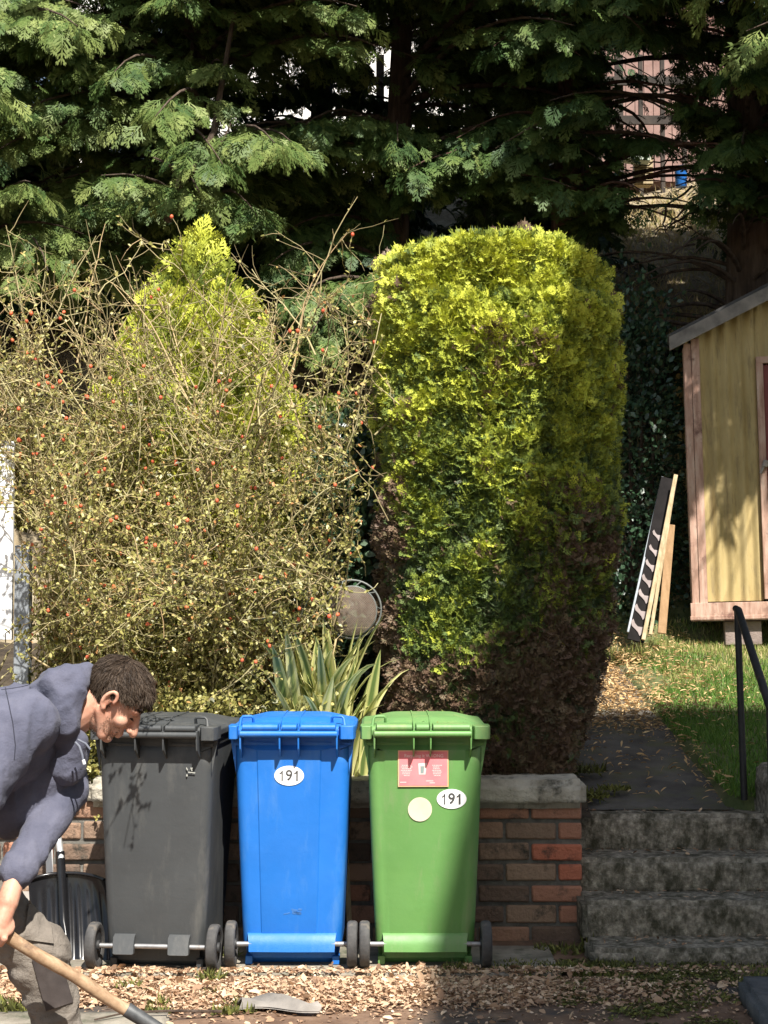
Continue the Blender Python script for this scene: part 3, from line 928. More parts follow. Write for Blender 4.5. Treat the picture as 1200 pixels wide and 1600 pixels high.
# ------------------------------------------------------------------ wire mesh disc above the plant
wd = empty('wire_basket', at(548, 985, 7.98), 'round wire mesh basket with a pale double rim behind the striped plant', 'basket')
mat_wire = M('rim_wire', [(.12, .13, .12), (.20, .21, .20)], scale=18, rough=.6, metal=.2)
mat_mesh = M('rusty_mesh', [(.25, .18, .14), (.38, .31, .25)], scale=18, rough=.7)
rr_ = .140
cdisc = local(wd, at(550, 952, 7.98))
def circ(r, dy, n=48, dz=0): return [cdisc + Vector((r * math.cos(2 * math.pi * k / n), dy + .0 * r, dz + r * math.sin(2 * math.pi * k / n))) for k in range(n + 1)]
mb = MB(); mb.tube(circ(rr_, 0), .0045, 8, caps=False); mb.tube(circ(rr_ - .022, -.03, dz=-.008), .004, 8, caps=False)
for k in range(10):
    a = 2 * math.pi * k / 10
    p = cdisc + Vector((rr_ * math.cos(a), 0, rr_ * math.sin(a))); q = cdisc + Vector(((rr_ - .022) * math.cos(a + .18), -.03, (rr_ - .022) * math.sin(a + .18) - .008))
    mb.tube([p, q], .003, 6)
mb.build('rim', mat_wire, wd)
mb = MB()
n = 20
for k in range(-n, n + 1):
    c_ = k / n * (rr_ - .024)
    h = math.sqrt(max(0, (rr_ - .024) ** 2 - c_ ** 2))
    if h < .01: continue
    for sgn in (1, -1):
        pts = []
        for j in range(9):
            s_ = -h + 2 * h * j / 8
            x_, z_ = (c_ + s_ * sgn) * .7071, (s_ - c_ * sgn) * .7071
            dome = -.03 - .05 * (1 - (x_ * x_ + z_ * z_) / (rr_ ** 2))
            pts.append(cdisc + Vector((x_, dome + .0006 * sgn, z_ - .008)))
        mb.tube(pts, .0011, 4, caps=False)
mb.build('mesh', mat_mesh, wd)
# ------------------------------------------------------------------ the bending man
PY = 4.75
def pp(px, py, dy=0.0):
    return at(px, py, PY + dy)
def capsule(mb, a, b, ra, rb, seg=16, n=6):
    a, b = Vector(a), Vector(b)
    d = (b - a); L = d.length; d.normalize()
    pts, rad = [], []
    for k in range(n): 
        t = math.pi / 2 * (1 - k / n); pts.append(a - d * ra * math.sin(t)); rad.append(max(ra * math.cos(t), ra * .05))
    m_ = max(2, int(L / .05))
    for k in range(m_ + 1):
        pts.append(a.lerp(b, k / m_)); rad.append(ra + (rb - ra) * k / m_)
    for k in range(1, n + 1):
        t = math.pi / 2 * k / n; pts.append(b + d * rb * math.sin(t)); rad.append(max(rb * math.cos(t), rb * .05))
    mb.tube(pts, rad, seg)
def ell(mb, c, axes, rad, seg=20, rings=12):
    """axes: three unit vectors, rad: radii"""
    vs, fs = [], []
    c = Vector(c)
    for i in range(rings + 1):
        th = math.pi * (i + .0) / rings
        th = min(max(th, .06), math.pi - .06)
        for k in range(seg):
            ph = 2 * math.pi * k / seg
            vs.append(c + axes[0] * rad[0] * math.sin(th) * math.cos(ph) + axes[1] * rad[1] * math.sin(th) * math.sin(ph) + axes[2] * rad[2] * math.cos(th))
    for i in range(rings):
        for k in range(seg):
            k2 = (k + 1) % seg
            fs.append((i * seg + k, i * seg + k2, (i + 1) * seg + k2, (i + 1) * seg + k))
    fs.append(tuple(range(seg))); fs.append(tuple(rings * seg + k for k in reversed(range(seg))))
    mb.add(vs, fs)
def blob(mb, name, mat, parent, voxel, smooth_it=6, wr=None):
    me = bpy.data.meshes.new(name + '_raw')
    me.from_pydata(mb.v, [], mb.f)
    bm_fix(me)
    o = bpy.data.objects.new(name + '_raw', me)
    COL.objects.link(o)
    r = o.modifiers.new('r', 'REMESH'); r.mode = 'VOXEL'; r.voxel_size = voxel
    s_ = o.modifiers.new('s', 'SMOOTH'); s_.iterations = smooth_it; s_.factor = .5
    dg = bpy.context.evaluated_depsgraph_get()
    out = bpy.data.meshes.new_from_object(o.evaluated_get(dg))
    bpy.data.objects.remove(o)
    n = len(out.vertices)
    if wr is not None:
        co = np.empty(n * 3); out.vertices.foreach_get('co', co); co = co.reshape(-1, 3)
        no = np.empty(n * 3); out.vertices.foreach_get('normal', no); no = no.reshape(-1, 3)
        for i in range(n):
            co[i] += no[i] * wr(Vector(co[i]), Vector(no[i]))
        out.vertices.foreach_set('co', co.ravel())
        out.update()
    out.polygons.foreach_set('use_smooth', [True] * len(out.polygons))
    out.name = name
    m = Matrix.Translation(parent.location)
    out.transform(m.inverted())
    return link(out, name, mat, parent)

man = empty('person', pp(100, 1780), 'man in a faded navy hoodie and grey work trousers bending over a shovel', 'person')
# head frame
HC = pp(180, 1090)
yaw = R(2)
F0, U0, Yv = Vector((.68, 0, -.733)), Vector((.733, 0, .68)), Vector((0, 1, 0))
Fh = (F0 * math.cos(yaw) + Yv * math.sin(yaw)).normalized()
Uh = U0
Sh = Uh.cross(Fh).normalized()
if Sh.y > 0: Sh = -Sh            # Sh points to the camera side
HS = .93
def H(f, s_, u): return HC + (Fh * f + Sh * s_ + Uh * u) * HS
AX = (Fh, Sh, Uh)
def hell(mb, f, s_, u, rf, rs, ru): ell(mb, H(f, s_, u), AX, (rf * HS, rs * HS, ru * HS))

shR, shL = pp(18, 1140, -.17), pp(84, 1158, .15)
neck = H(-.045, 0, -.135)
chest = pp(26, 1148); belly = pp(-70, 1210); pelvis = pp(-135, 1285)
elR, wrR = pp(-52, 1262, -.32), pp(-140, 1350, -.33)
elL, wrL = pp(104, 1236, .06), pp(24, 1372, -.22)
hipN, hipF = pp(-120, 1300, -.05), pp(-160, 1300, .12)
kneeN, ankN = pp(64, 1502, -.04), pp(118, 1738, .0)
kneeF, ankF = pp(-110, 1500, .20), pp(-200, 1735, .24)
# shovel handle line
hA, hB = pp(-195, 1334, -.30), pp(238, 1602, -.18)
hdir = (hB - hA).normalized()

body = MB()
# head
hell(body, -.012, 0, .035, .097, .074, .088)
hell(body, .030, 0, -.010, .062, .062, .085)
hell(body, .022, 0, -.075, .052, .054, .042)
hell(body, .068, 0, -.100, .022, .025, .018)
for s_ in (-1, 1):
    hell(body, .070, s_ * .030, .022, .020, .026, .012)       # brow
    hell(body, .062, s_ * .040, -.028, .024, .022, .022)      # cheek
    capsule(body, H(.0, s_ * .058, -.05), H(.055, s_ * .035, -.098), .018 * HS, .018 * HS, 10)
capsule(body, H(.088, 0, .012), H(.118, 0, -.034), .010 * HS, .0145 * HS, 12)
hell(body, .104, .013, -.036, .012, .009, .009); hell(body, .104, -.013, -.036, .012, .009, .009)
hell(body, .092, 0, -.062, .011, .022, .006); hell(body, .089, 0, -.074, .011, .019, .007)
hell(body, .075, 0, -.06, .022, .03, .022)
# ear toward the camera and the far one
for s_ in (1, -1):
    ce = (-.004, .073 * s_, -.004)
    pts = []
    for k in range(12):
        a = R(-75 + 250 * k / 11)
        pts.append(H(ce[0] - .017 * math.cos(a) , ce[1] + s_ * (.010 + .006 * math.sin(a)), ce[2] + .030 * math.sin(a)))
    for a_, b_ in zip(pts[:-1], pts[1:]): capsule(body, a_, b_, .0062, .0060, 8, 3)
    hell(body, ce[0] - .002, ce[1] + s_ * .000, ce[2] - .002, .013, .006, .024)
    hell(body, ce[0] + .004, ce[1] + s_ * .004, ce[2] - .030, .009, .005, .010)
# neck, trunk, limbs (the trunk and limbs are under the clothes)
capsule(body, H(-.030, 0, -.045), neck, .054, .058)
capsule(body, neck, chest, .058, .085)
capsule(body, chest + Vector((0, -.07, 0)), belly + Vector((0, -.06, 0)), .095, .09); capsule(body, chest + Vector((0, .07, 0)), belly + Vector((0, .06, 0)), .095, .09)
capsule(body, belly, pelvis, .11, .12)
capsule(body, shR, shL, .06, .06)
for a_, b_, c_ in ((shR, elR, wrR), (shL, elL, wrL)):
    capsule(body, a_, b_, .050, .040); capsule(body, b_, c_, .041, .026)
for a_, b_, c_ in ((hipN, kneeN, ankN), (hipF, kneeF, ankF)):
    capsule(body, a_, b_, .085, .056); capsule(body, b_, c_, .055, .038)
# hands closed round the handle
def hand(wr, centre, back):
    """centre: handle point in the palm; back: unit vector from the handle to the back of the hand"""
    back = (back - hdir * back.dot(hdir)).normalized()
    side = hdir.cross(back).normalized()
    palm = centre + back * .032
    capsule(body, wr, wr.lerp(palm, .55), .026, .030)
    ell(body, palm, (hdir, side, back), (.042, .038, .017))
    capsule(body, wr.lerp(palm, .5), palm, .028, .026)
    lens = (.92, 1.0, .97, .82)
    for i in range(4):
        o_ = (-.031 + .0205 * i)
        p0 = centre + hdir * o_ + back * .030 + side * .030
        R_ = .027
        prev, pr = p0, .0098
        for j, ang in enumerate((20, 75, 130, 190)):
            a = R(ang * lens[i] + 8)
            q = centre + hdir * (o_ * (1 - .05 * j)) + side * (R_ + .003) * math.cos(R(90) - R(90) + a - R(20)) + back * -(R_) * math.sin(a - R(20))
            nr = .0096 - .0007 * j
            capsule(body, prev, q, pr, nr, 10, 4)
            prev, pr = q, nr
    # thumb leaves the side of the palm and crosses over
    t0 = palm - side * .030 + hdir * -.012
    t1 = centre - side * .034 + back * .004 + hdir * .012
    t2 = centre - side * .020 - back * .026 + hdir * .028
    capsule(body, t0, t1, .014, .0115, 10, 4); capsule(body, t1, t2, .0112, .009, 10, 4)
hcL = hA + hdir * ((pp(-12, 1447) - hA).dot(hdir))
hcR = hA + hdir * .05
hand(wrL, hcL, Vector((.25, -.75, .75)))
hand(wrR, hcR, Vector((.1, -.5, .8)))
mat_skin = M('skin', [(.44, .20, .135), (.58, .31, .215), (.62, .36, .26)], scale=16, rough=.5, bump=.25, bscale=160, bdist=.0015, spec=.4)
b_ = mat_skin.node_tree.nodes['Principled BSDF']
b_.inputs['Subsurface Weight'].default_value = .12
b_.inputs['Subsurface Radius'].default_value = (.012, .005, .003)
b_.inputs['Subsurface Scale'].default_value = .6
body_o = blob(body, 'body', mat_skin, man, .0038, 3)
# stubble: real short hairs on jaw and chin ; eyebrows, lashes, hair
def hairs(name, pts, dirs, L, w, mat, parent, t):
    N = len(pts)
    tv = [(-.5, 0, 0), (.5, 0, 0), (.42, .5, .10), (-.42, .5, .10), (.12, 1, .02), (-.12, 1, .02)]
    tf = [(0, 1, 2, 3), (3, 2, 4, 5)]
    n_ = RNG.normal(size=(N, 3))
    V, F = scatter(tv, tf, pts, dirs, n_, L, wsc=w)
    return cloud(name, [(V, F, rep(t, 6))], mat, parent)
def fsu(f, s_, u): return np.array(H(f, s_, u))
Fn, Sn, Un = (np.array(v) for v in (Fh, Sh, Uh))
mat_hair = LEAF('brown_hair', [(.022, .015, .011), (.055, .037, .025), (.11, .08, .058)], trans=.0, rough=.6, spec=.22)
def skull_pts(N, keep, rf=.103, rs=.080, ru=.094):
    d = nrm(RNG.normal(size=(N, 3)))
    f, s_, u = -.012 + d[:, 0] * rf, d[:, 1] * rs, .035 + d[:, 2] * ru
    k = keep(f, s_, u)
    return f[k], s_[k], u[k], d[k]
def hairline(f, s_, u):
    # hair above a line: fringe in front, around the ear, down to the nape
    line = np.where(f > .045, .070 + (f - .045) * .1, np.where(f > -.03, .024 + .5 * np.maximum(0, f - .01), -.062 + .0 * f))
    line = np.where((f > -.03) & (f <= -.018), -.02, line)
    return u > line
f, s_, u, d = skull_pts(42000, hairline)
P = np.array(HC) + HS * (f[:, None] * Fn + s_[:, None] * Sn + u[:, None] * Un)
out = nrm(d[:, :1] / .103 * Fn + d[:, 1:2] / .080 * Sn + d[:, 2:3] / .094 * Un)
# combed from the crown to the forehead and down
comb = Fn * (.9 + .3 * RNG.normal(size=(len(f), 1))) + Un * (-.55 + .35 * RNG.normal(size=(len(f), 1))) + Sn * (.35 * RNG.normal(size=(len(f), 1)) + np.sign(s_)[:, None] * .25)
back_m = (f < -.05)[:, None]
comb = np.where(back_m, comb - 1.1 * Un + -.6 * Fn, comb)
comb = comb - out * np.sum(comb * out, axis=1, keepdims=True) * .88
# clumps
cl = np.array([noise.noise(Vector(p * 38.0)) for p in P])
comb = nrm(comb) + out * (.14 + .35 * cl[:, None]) + np.stack([np.roll(cl, 1) * 0 + cl, cl * .5, -cl], axis=1) * .5
L = (.020 + .016 * RNG.random(len(f))) * (1 + .25 * (f > .05))
hairs('hair', P - out * .004, comb, L, .0019 + 0 * f, mat_hair, man, np.clip(.45 + .5 * cl + .25 * RNG.normal(size=len(f)), 0, 1))
cap = MB()
d0 = MB()
hcap_v, hcap_f = [], []
seg, rg = 48, 30
for i in range(rg + 1):
    th = math.pi * i / rg
    for k in range(seg):
        ph = 2 * math.pi * k / seg
        df, ds, du = math.sin(th) * math.cos(ph), math.sin(th) * math.sin(ph), math.cos(th)
        f_, s__, u_ = -.012 + df * .100, ds * .0775, .035 + du * .091
        hcap_v.append(((f_, s__, u_)))
for i in range(rg):
    for k in range(seg):
        k2 = (k + 1) % seg
        q = (i * seg + k, i * seg + k2, (i + 1) * seg + k2, (i + 1) * seg + k)
        c_ = np.mean([hcap_v[j] for j in q], axis=0)
        if hairline(np.array([c_[0]]), np.array([c_[1]]), np.array([c_[2] - .006]))[0]: hcap_f.append(q)
cap.tint = .25
cap.add([H(*v) for v in hcap_v], hcap_f)
me_cap = cap.build('scalp_hair', mat_hair, None, tint=True)
me_cap.data.transform(Matrix.Translation(-man.location)); me_cap.parent = man
# eyebrows + lashes + stubble
for side_ in (-1, 1):
  n_ = 260
  fb_, tt = RNG.random(n_), RNG.random(n_)
  sg = side_ + 0 * fb_
  pf = .086 - .022 * fb_ ** 2; ps = sg * (.012 + .036 * fb_); pu = .026 + .008 * np.sin(fb_ * 3) + .004 * (tt - .5)
  Pb = np.array(HC) + HS * ((pf + .004)[:, None] * Fn + ps[:, None] * Sn + pu[:, None] * Un)
  hairs('eyebrow', Pb, Sn * sg[:, None] * 1.0 + Fn * .2 + Un * .2 * RNG.normal(size=(n_, 1)), .010 + 0 * fb_, .0014 + 0 * fb_, mat_hair, man, .3 + .2 * tt)
  n_ = 100
  fb_ = RNG.random(n_); sg = side_ + 0 * fb_
  Pb = np.array(HC) + HS * ((.083 - .016 * (fb_ - .35) ** 2 * 4)[:, None] * Fn + (sg * (.018 + .026 * fb_))[:, None] * Sn + (.000 - .003 * np.abs(fb_ - .5))[:, None] * Un)
  hairs('eyelashes', Pb, Fn * 1.0 - Un * .5 + .1 * RNG.normal(size=(n_, 3)), .009 + 0 * fb_, .0014 + 0 * fb_, mat_hair, man, .1 + 0 * fb_)
for s__ in (-1, 1):
    mb = MB(); ell(mb, H(.0655, s__ * .031, .004), AX, (.0125, .0125, .0125), 16, 10)
    e = mb.build('eye', M('eye_white', [(.55, .5, .46), (.6, .55, .5)], rough=.2), None); e.data.transform(Matrix.Translation(-man.location)); e.parent = man
    mb = MB(); ell(mb, H(.0755, s__ * .031, -.002), AX, (.0035, .0062, .0062), 12, 8)
    e2 = mb.build('iris', mat_ink, None); e2.data.transform(Matrix.Translation(-man.location)); e2.parent = e
n_ = 1500
dd_ = nrm(RNG.normal(size=(n_ * 3, 3)))
f = .028 + dd_[:, 0] * .062; s_ = dd_[:, 1] * .062; u = -.068 + dd_[:, 2] * .052
k = (u < -.040) & (f > -.005)
f, s_, u, dd_ = f[k], s_[k], u[k], dd_[k]
P = np.array(HC) + HS * (f[:, None] * Fn + s_[:, None] * Sn + u[:, None] * Un)
hairs('stubble', P, dd_[:, :1] * Fn + dd_[:, 1:2] * Sn + dd_[:, 2:3] * Un + RNG.normal(size=P.shape) * .5 - .5 * Un, .004 + 0 * f, .0009 + 0 * f, mat_hair, man, .6 + 0 * f)
# ------------------------------------------------------------------ clothes
def fold(p, s1, a1, s2, a2, stretch=(1, 1, 1)):
    q = Vector((p.x * stretch[0], p.y * stretch[1], p.z * stretch[2]))
    r1 = 1 - abs(noise.noise(q * s1)) * 2
    r2 = 1 - abs(noise.noise(q * s2 + Vector((9, 3, 1)))) * 2
    return a1 * r1 ** 3 + a2 * r2 ** 2 + a1 * .6 * noise.noise(q * s1 * .5)
mat_hoodie = M('hoodie_cloth', [(.070, .074, .106), (.100, .103, .143), (.13, .132, .175)], scale=7, rough=.95, bump=.5, bscale=26, bdist=.016, spec=.12, sheen=.06, dirt=(.13, .13, .16), dscale=4, dpos=(.6, .75))
mat_trouser = M('trouser_cloth', [(.12, .105, .09), (.19, .165, .14), (.24, .215, .185)], scale=7, rough=.95, bump=.8, bscale=24, bdist=.018, spec=.15, dirt=(.10, .085, .075), dscale=6, dpos=(.55, .7))
mat_trdark = M('trouser_panel', [(.045, .038, .036), (.075, .062, .058)], scale=9, rough=.95, bump=.4, bscale=300, bdist=.0015, spec=.15, dirt=(.30, .24, .18), dscale=9, dpos=(.60, .72))
hd = MB()
capsule(hd, pp(85, 1120), pp(20, 1145, -.02), .075, .10)
for dy in (-.08, .08):
    capsule(hd, chest + Vector((.0, dy, -.01)), belly + Vector((0, dy, -.02)), .118, .112)
capsule(hd, chest, belly, .140, .130); capsule(hd, belly, pelvis + Vector((0, 0, .02)), .14, .15)
capsule(hd, pp(55, 1128, -.02), shR, .075, .082); capsule(hd, pp(70, 1140, .05), shL, .075, .075)
capsule(hd, shR + Vector((.03, .03, .01)), belly, .09, .10)
capsule(hd, shR, elR, .086, .068); capsule(hd, elR, wrR, .070, .048)
capsule(hd, shL, elL, .078, .062); capsule(hd, elL, wrL + (elL - wrL).normalized() * .02, .054, .041)
capsule(hd, pp(98, 1180, .04), pp(20, 1250, .0), .075, .10)        # sagging chest cloth
capsule(hd, wrL + (elL - wrL).normalized() * .055, wrL + (elL - wrL).normalized() * .02, .045, .044)
for (a_, b_) in ((shR, elR), (elL, wrL)):
    dv = (b_ - a_).normalized()
    for k in range(3):
        c_ = a_.lerp(b_, .55 + .17 * k); rr = (.068 if a_ == shR else .050); ell(hd, c_, (dv, dv.orthogonal().normalized(), dv.cross(dv.orthogonal()).normalized()), (.020, rr, rr))
blob(hd, 'hoodie', mat_hoodie, man, .0085, 7, wr=lambda p, n: fold(p, 4.5, .009, 13, .0055, (1.9, .7, .6)) + .003 * (1 - abs(noise.noise(Vector((p.x * 30, p.y * 9, p.z * 9)))) * 2) ** 3)
from mathutils.bvhtree import BVHTree
hood_src = [o for o in man.children if o.name.startswith('hoodie')][0]
bvh_h = BVHTree.FromPolygons([v.co[:] for v in hood_src.data.vertices], [tuple(p.vertices) for p in hood_src.data.polygons])
def seam(pxs, r=.0016):
    pts = []
    for a_, b_ in zip(pxs[:-1], pxs[1:]):
        for j in range(8):
            u = j / 8
            q = pp(a_[0] + (b_[0] - a_[0]) * u, a_[1] + (b_[1] - a_[1]) * u, -1.0)
            vd = (q - cam.location).normalized()
            hit = bvh_h.ray_cast(q - man.location, vd, 1.6)
            if hit[0] is not None: pts.append(hit[0] - vd * .0004)
    if len(pts) > 3:
        mb = MB(); mb.tube(pts, r, 6); mb.build('seam', mat_seam, man)
mat_seam = M('seam_thread', [(.02, .022, .035), (.03, .032, .05)], rough=.9)
seam(((6, 1064), (12, 1092), (20, 1130), (24, 1165), (22, 1190)))
seam(((2, 1078), (30, 1074), (62, 1066), (78, 1070)))
# hood: thick soft roll round the neck and its bag behind
ho = MB()
nc = pp(118, 1108)
nd = (H(0, 0, -.05) - nc).normalized()
e1 = Vector((0, 1, 0)); e2 = nd.cross(e1).normalized()
if e2.z < 0: e2 = -e2
ring = []
for k in range(25):
    a = 2 * math.pi * k / 24
    up_ = math.sin(a)
    ring.append(nc + e1 * .096 * math.cos(a) + e2 * (.100 * up_ + .0) + nd * (.004 + .022 * up_ - .012 * (1 - up_)))
for k in range(24):
    a = 2 * math.pi * k / 24
    capsule(ho, ring[k], ring[k + 1], .024 + .005 * math.sin(a), .024 + .005 * math.sin(a), 12, 4)
    capsule(ho, ring[k] - nd * .03, ring[k + 1] - nd * .03, .027, .027, 12, 4)
capsule(ho, pp(108, 1064, -.05), pp(108, 1064, .05), .046, .046)
capsule(ho, pp(112, 1085, -.07), pp(104, 1130, -.085), .040, .040)
capsule(ho, pp(98, 1085, -.06), pp(98, 1120, -.08), .050, .045)
capsule(ho, pp(88, 1072, -.05), pp(88, 1072, .06), .050, .050); capsule(ho, pp(72, 1088, -.03), pp(72, 1088, .04), .050, .050)
capsule(ho, pp(118, 1160, -.05), pp(104, 1200, -.02), .034, .05)
blob(ho, 'hood', mat_hoodie, man, .006, 6, wr=lambda p, n: fold(p, 10, .008, 24, .0025))
mb = MB()
mat_cord = M('hood_cord', [(.10, .11, .15), (.16, .17, .2)], rough=.9)
for pts in (((118, 1160, -.13), (124, 1166, -.145), (128, 1178, -.15), (130, 1188, -.15)), ((122, 1156, -.125), (134, 1162, -.14), (141, 1171, -.14))):
        mb = MB(); mb.tube([local(man, pp(*q)) for q in pts], .0032, 8); mb.build('drawstring', mat_cord, man)
mb = MB(); mb.tube([local(man, pp(130, 1187, -.15)), local(man, pp(132, 1194, -.15))], .0045, 8); mb.build('string_tip', mat_white, man)
# thin seams on the hoodie shoulder
tr = MB()
for a_, b_, c_ in ((hipN, kneeN, ankN), (hipF, kneeF, ankF)):
    capsule(tr, a_, b_, .098, .070); capsule(tr, b_, c_ + Vector((0, 0, .03)), .069, .064)
capsule(tr, pelvis + Vector((0, -.06, 0)), pelvis + Vector((0, .06, 0)), .13, .13); capsule(tr, pelvis, belly.lerp(pelvis, .6), .12, .12)
capsule(tr, kneeN + Vector((-.02, 0, -.02)), kneeN + Vector((.008, 0, .03)), .070, .070)
for k in range(4):
    c_ = kneeN.lerp(ankN, .25 + .2 * k); ell(tr, c_, (Vector((1, 0, 0)), Vector((0, 1, 0)), Vector((0, 0, 1))), (.072 - .002 * k, .072, .020))
trousers = blob(tr, 'trousers', mat_trouser, man, .0085, 7, wr=lambda p, n: fold(p, 7, .010, 22, .004, (1, 1, 1.7)))
# holster pocket and knee pad pocket stand proud of the leg
from mathutils.bvhtree import BVHTree
bvh = BVHTree.FromPolygons([v.co[:] for v in trousers.data.vertices], [tuple(p.vertices) for p in trousers.data.polygons])
pk = MB()
def patch(mb, quad, dy0, thick, n=10):
    """quad of image points on the camera side of the leg, curved round it"""
    rings, last = [], None
    A_, B_, C_, D_ = quad
    for j in range(n + 1):
        row = []
        for i in range(n + 1):
            u, v = i / n, j / n
            px = (A_[0] * (1 - u) + B_[0] * u) * (1 - v) + (D_[0] * (1 - u) + C_[0] * u) * v
            py = (A_[1] * (1 - u) + B_[1] * u) * (1 - v) + (D_[1] * (1 - u) + C_[1] * u) * v
            q = pp(px, py, -1.0)
            vd = (q - cam.location).normalized()
            hit = bvh.ray_cast(q - man.location, vd, 1.6)
            p_ = (hit[0] + man.location) if hit[0] is not None else (last or pp(px, py, -.1))
            last = p_
            row.append(p_ - vd * (dy0 + .003 * noise.noise(Vector((px * .08, py * .08, 0)))))
        rings.append(row)
    back = [[p + Vector((0, thick, 0)) for p in r] for r in reversed(rings)]
    mb.loft(rings + back + [rings[0]], caps=False, closed=False)
    for e in (0, -1):
        mb.loft([[r[e] for r in rings], [r[e] + Vector((0, thick, 0)) for r in rings]], caps=False, closed=False)
patch(pk, ((46, 1404), (76, 1416), (84, 1474), (38, 1468)), .009, .006)
o = pk.build('pocket', mat_trouser, None, angle=60); o.data.transform(Matrix.Translation(-man.location)); o.parent = man
pk = MB(); patch(pk, ((50, 1500), (96, 1502), (114, 1566), (72, 1580)), .006, .005)
o = pk.build('knee_pad', mat_trdark, None, angle=60); o.data.transform(Matrix.Translation(-man.location)); o.parent = man
bt = MB()
mat_boot = M('boot_leather', [(.06, .042, .03), (.11, .08, .055)], scale=12, rough=.7, bump=.4, bscale=60)
for an in (ankN, ankF):
    bt = MB()
    capsule(bt, an + Vector((0, 0, .02)), Vector((an.x, an.y, .06)), .052, .05)
    capsule(bt, Vector((an.x - .03, an.y, .05)), Vector((an.x + .17, an.y, .045)), .048, .040)
    blob(bt, 'boot', mat_boot, man, .009, 3)

# ------------------------------------------------------------------ the shovel in his hands
sh = empty('shovel', hB, 'shovel with a worn wooden handle held low by the bending man', 'shovel')
mat_ash = M('worn_wood', [(.20, .12, .065), (.33, .215, .125), (.42, .30, .19)], scale=8, stretch=(3, 10, 3), rough=.75, bump=.3, bscale=60, bdist=.002, dirt=(.13, .08, .05), dscale=14, dpos=(.55, .7))
mat_socket = M('worn_steel', [(.045, .048, .05), (.085, .088, .09), (.13, .13, .13)], scale=16, rough=.55, metal=.4, bump=.3, bscale=60, bdist=.002, dirt=(.16, .10, .06), dscale=14, dpos=(.58, .7))
hS = hA + hdir * ((pp(183, 1570) - hA).dot(hdir))
hE = hS + hdir * .26
pts = [local(sh, hA + (hS + hdir * .05 - hA) * (k / 24) + Vector((.0, .0, .0025 * math.sin(k * .8)))) for k in range(25)]
mb = MB(); mb.tube(pts, [.0175 + .0006 * math.sin(k * 1.7) for k in range(25)], 16); mb.build('handle', mat_ash, sh)
mb = MB(); mb.tube([local(sh, p) for p in (hS, hS + hdir * .004, hS + hdir * .12, hE)], [.0185, .0205, .0175, .015], 16)
mb.build('socket', mat_socket, sh)
bl = MB()
g = Vector((hdir.x, hdir.y, 0)).normalized()
tipd = (hdir * .75 + g * .35).normalized()
sd = Vector((0, 1, 0)); nb = tipd.cross(sd).normalized()
rows = []
for j in range(13):
    v = j / 12
    w = .10 * (min(1, .55 + v * 4)) * (1 - .9 * max(0, v - .72) ** 1.6 * 4)
    rows.append([local(sh, hE + tipd * (.28 * v) + sd * (w * (2 * i / 12 - 1)) + nb * (-.022 * (1 - (2 * i / 12 - 1) ** 2) + .012)) for i in range(13)])
bk = [[p + nb * .003 for p in r] for r in reversed(rows)]
bl.loft(rows + bk + [rows[0]], caps=False, closed=False)
bl.build('blade', mat_socket, sh, angle=60)
# ------------------------------------------------------------------ leaf templates
def kite(b, tip, w):
    """four corner leaf from b to tip"""
    b, tip = np.array(b, float), np.array(tip, float)
    d = tip - b
    pr = np.array([d[1], -d[0], 0.0]); pr = pr / max(np.linalg.norm(pr), 1e-9) * w
    mid = b + d * .42
    return [b, mid + pr + [0, 0, w * .25], tip, mid - pr + [0, 0, w * .25]]
def frond(n_side, sub, w, spread=.52, droop=.18, seed=0):
    """flat fern-like spray with unit length"""
    rnd = random.Random(seed)
    v, f = [], []
    def addk(k):
        b = len(v); v.extend(k); f.append((b, b + 1, b + 2, b + 3))
    for i in range(n_side):
        y = .12 + .80 * i / n_side
        L = spread * (1 - .72 * (i / n_side)) * (.75 + .5 * rnd.random())
        for s in (-1, 1):
            a = R(38 + rnd.uniform(-8, 8))
            bx, by = 0, y + rnd.uniform(-.03, .03)
            dx, dy = s * math.sin(a), math.cos(a)
            ez = rnd.uniform(-.06, .06)
            tip = (bx + dx * L, by + dy * L, ez)
            if sub == 0:
                addk(kite((bx, by, 0), tip, w))
            else:
                for j in range(sub):
                    t = (j + .6) / sub
                    px_, py_ = bx + dx * L * t, by + dy * L * t
                    l2 = L * .42 * (1 - .5 * t)
                    for s2 in (-1, 1):
                        a2 = s * a + s2 * R(34)
                        addk(kite((px_, py_, ez * t), (px_ + math.sin(a2) * l2, py_ + math.cos(a2) * l2, ez * t + rnd.uniform(-.02, .02)), w))
                addk(kite((bx, by, 0), tip, w * .8))
    addk(kite((0, 0, 0), (0, .55, 0), w * .6)); addk(kite((0, .5, 0), (0, 1.02, 0), w * .9))
    v = np.array(v)
    v[:, 2] -= droop * v[:, 1] ** 2
    return v, np.array(f)
FR_CON = [frond(6, 1, .040, seed=i, droop=.32, spread=.60) for i in range(3)]
FR_CON_LO = [frond(5, 0, .075, seed=10 + i, droop=.3) for i in range(2)]
FR_GOLD = [frond(4, 1, .045, spread=.5, droop=.1, seed=20 + i) for i in range(3)]

def nzv(P, s, seed=0.0):
    return np.array([noise.noise(Vector((p[0] * s + seed, p[1] * s, p[2] * s - seed))) for p in P])

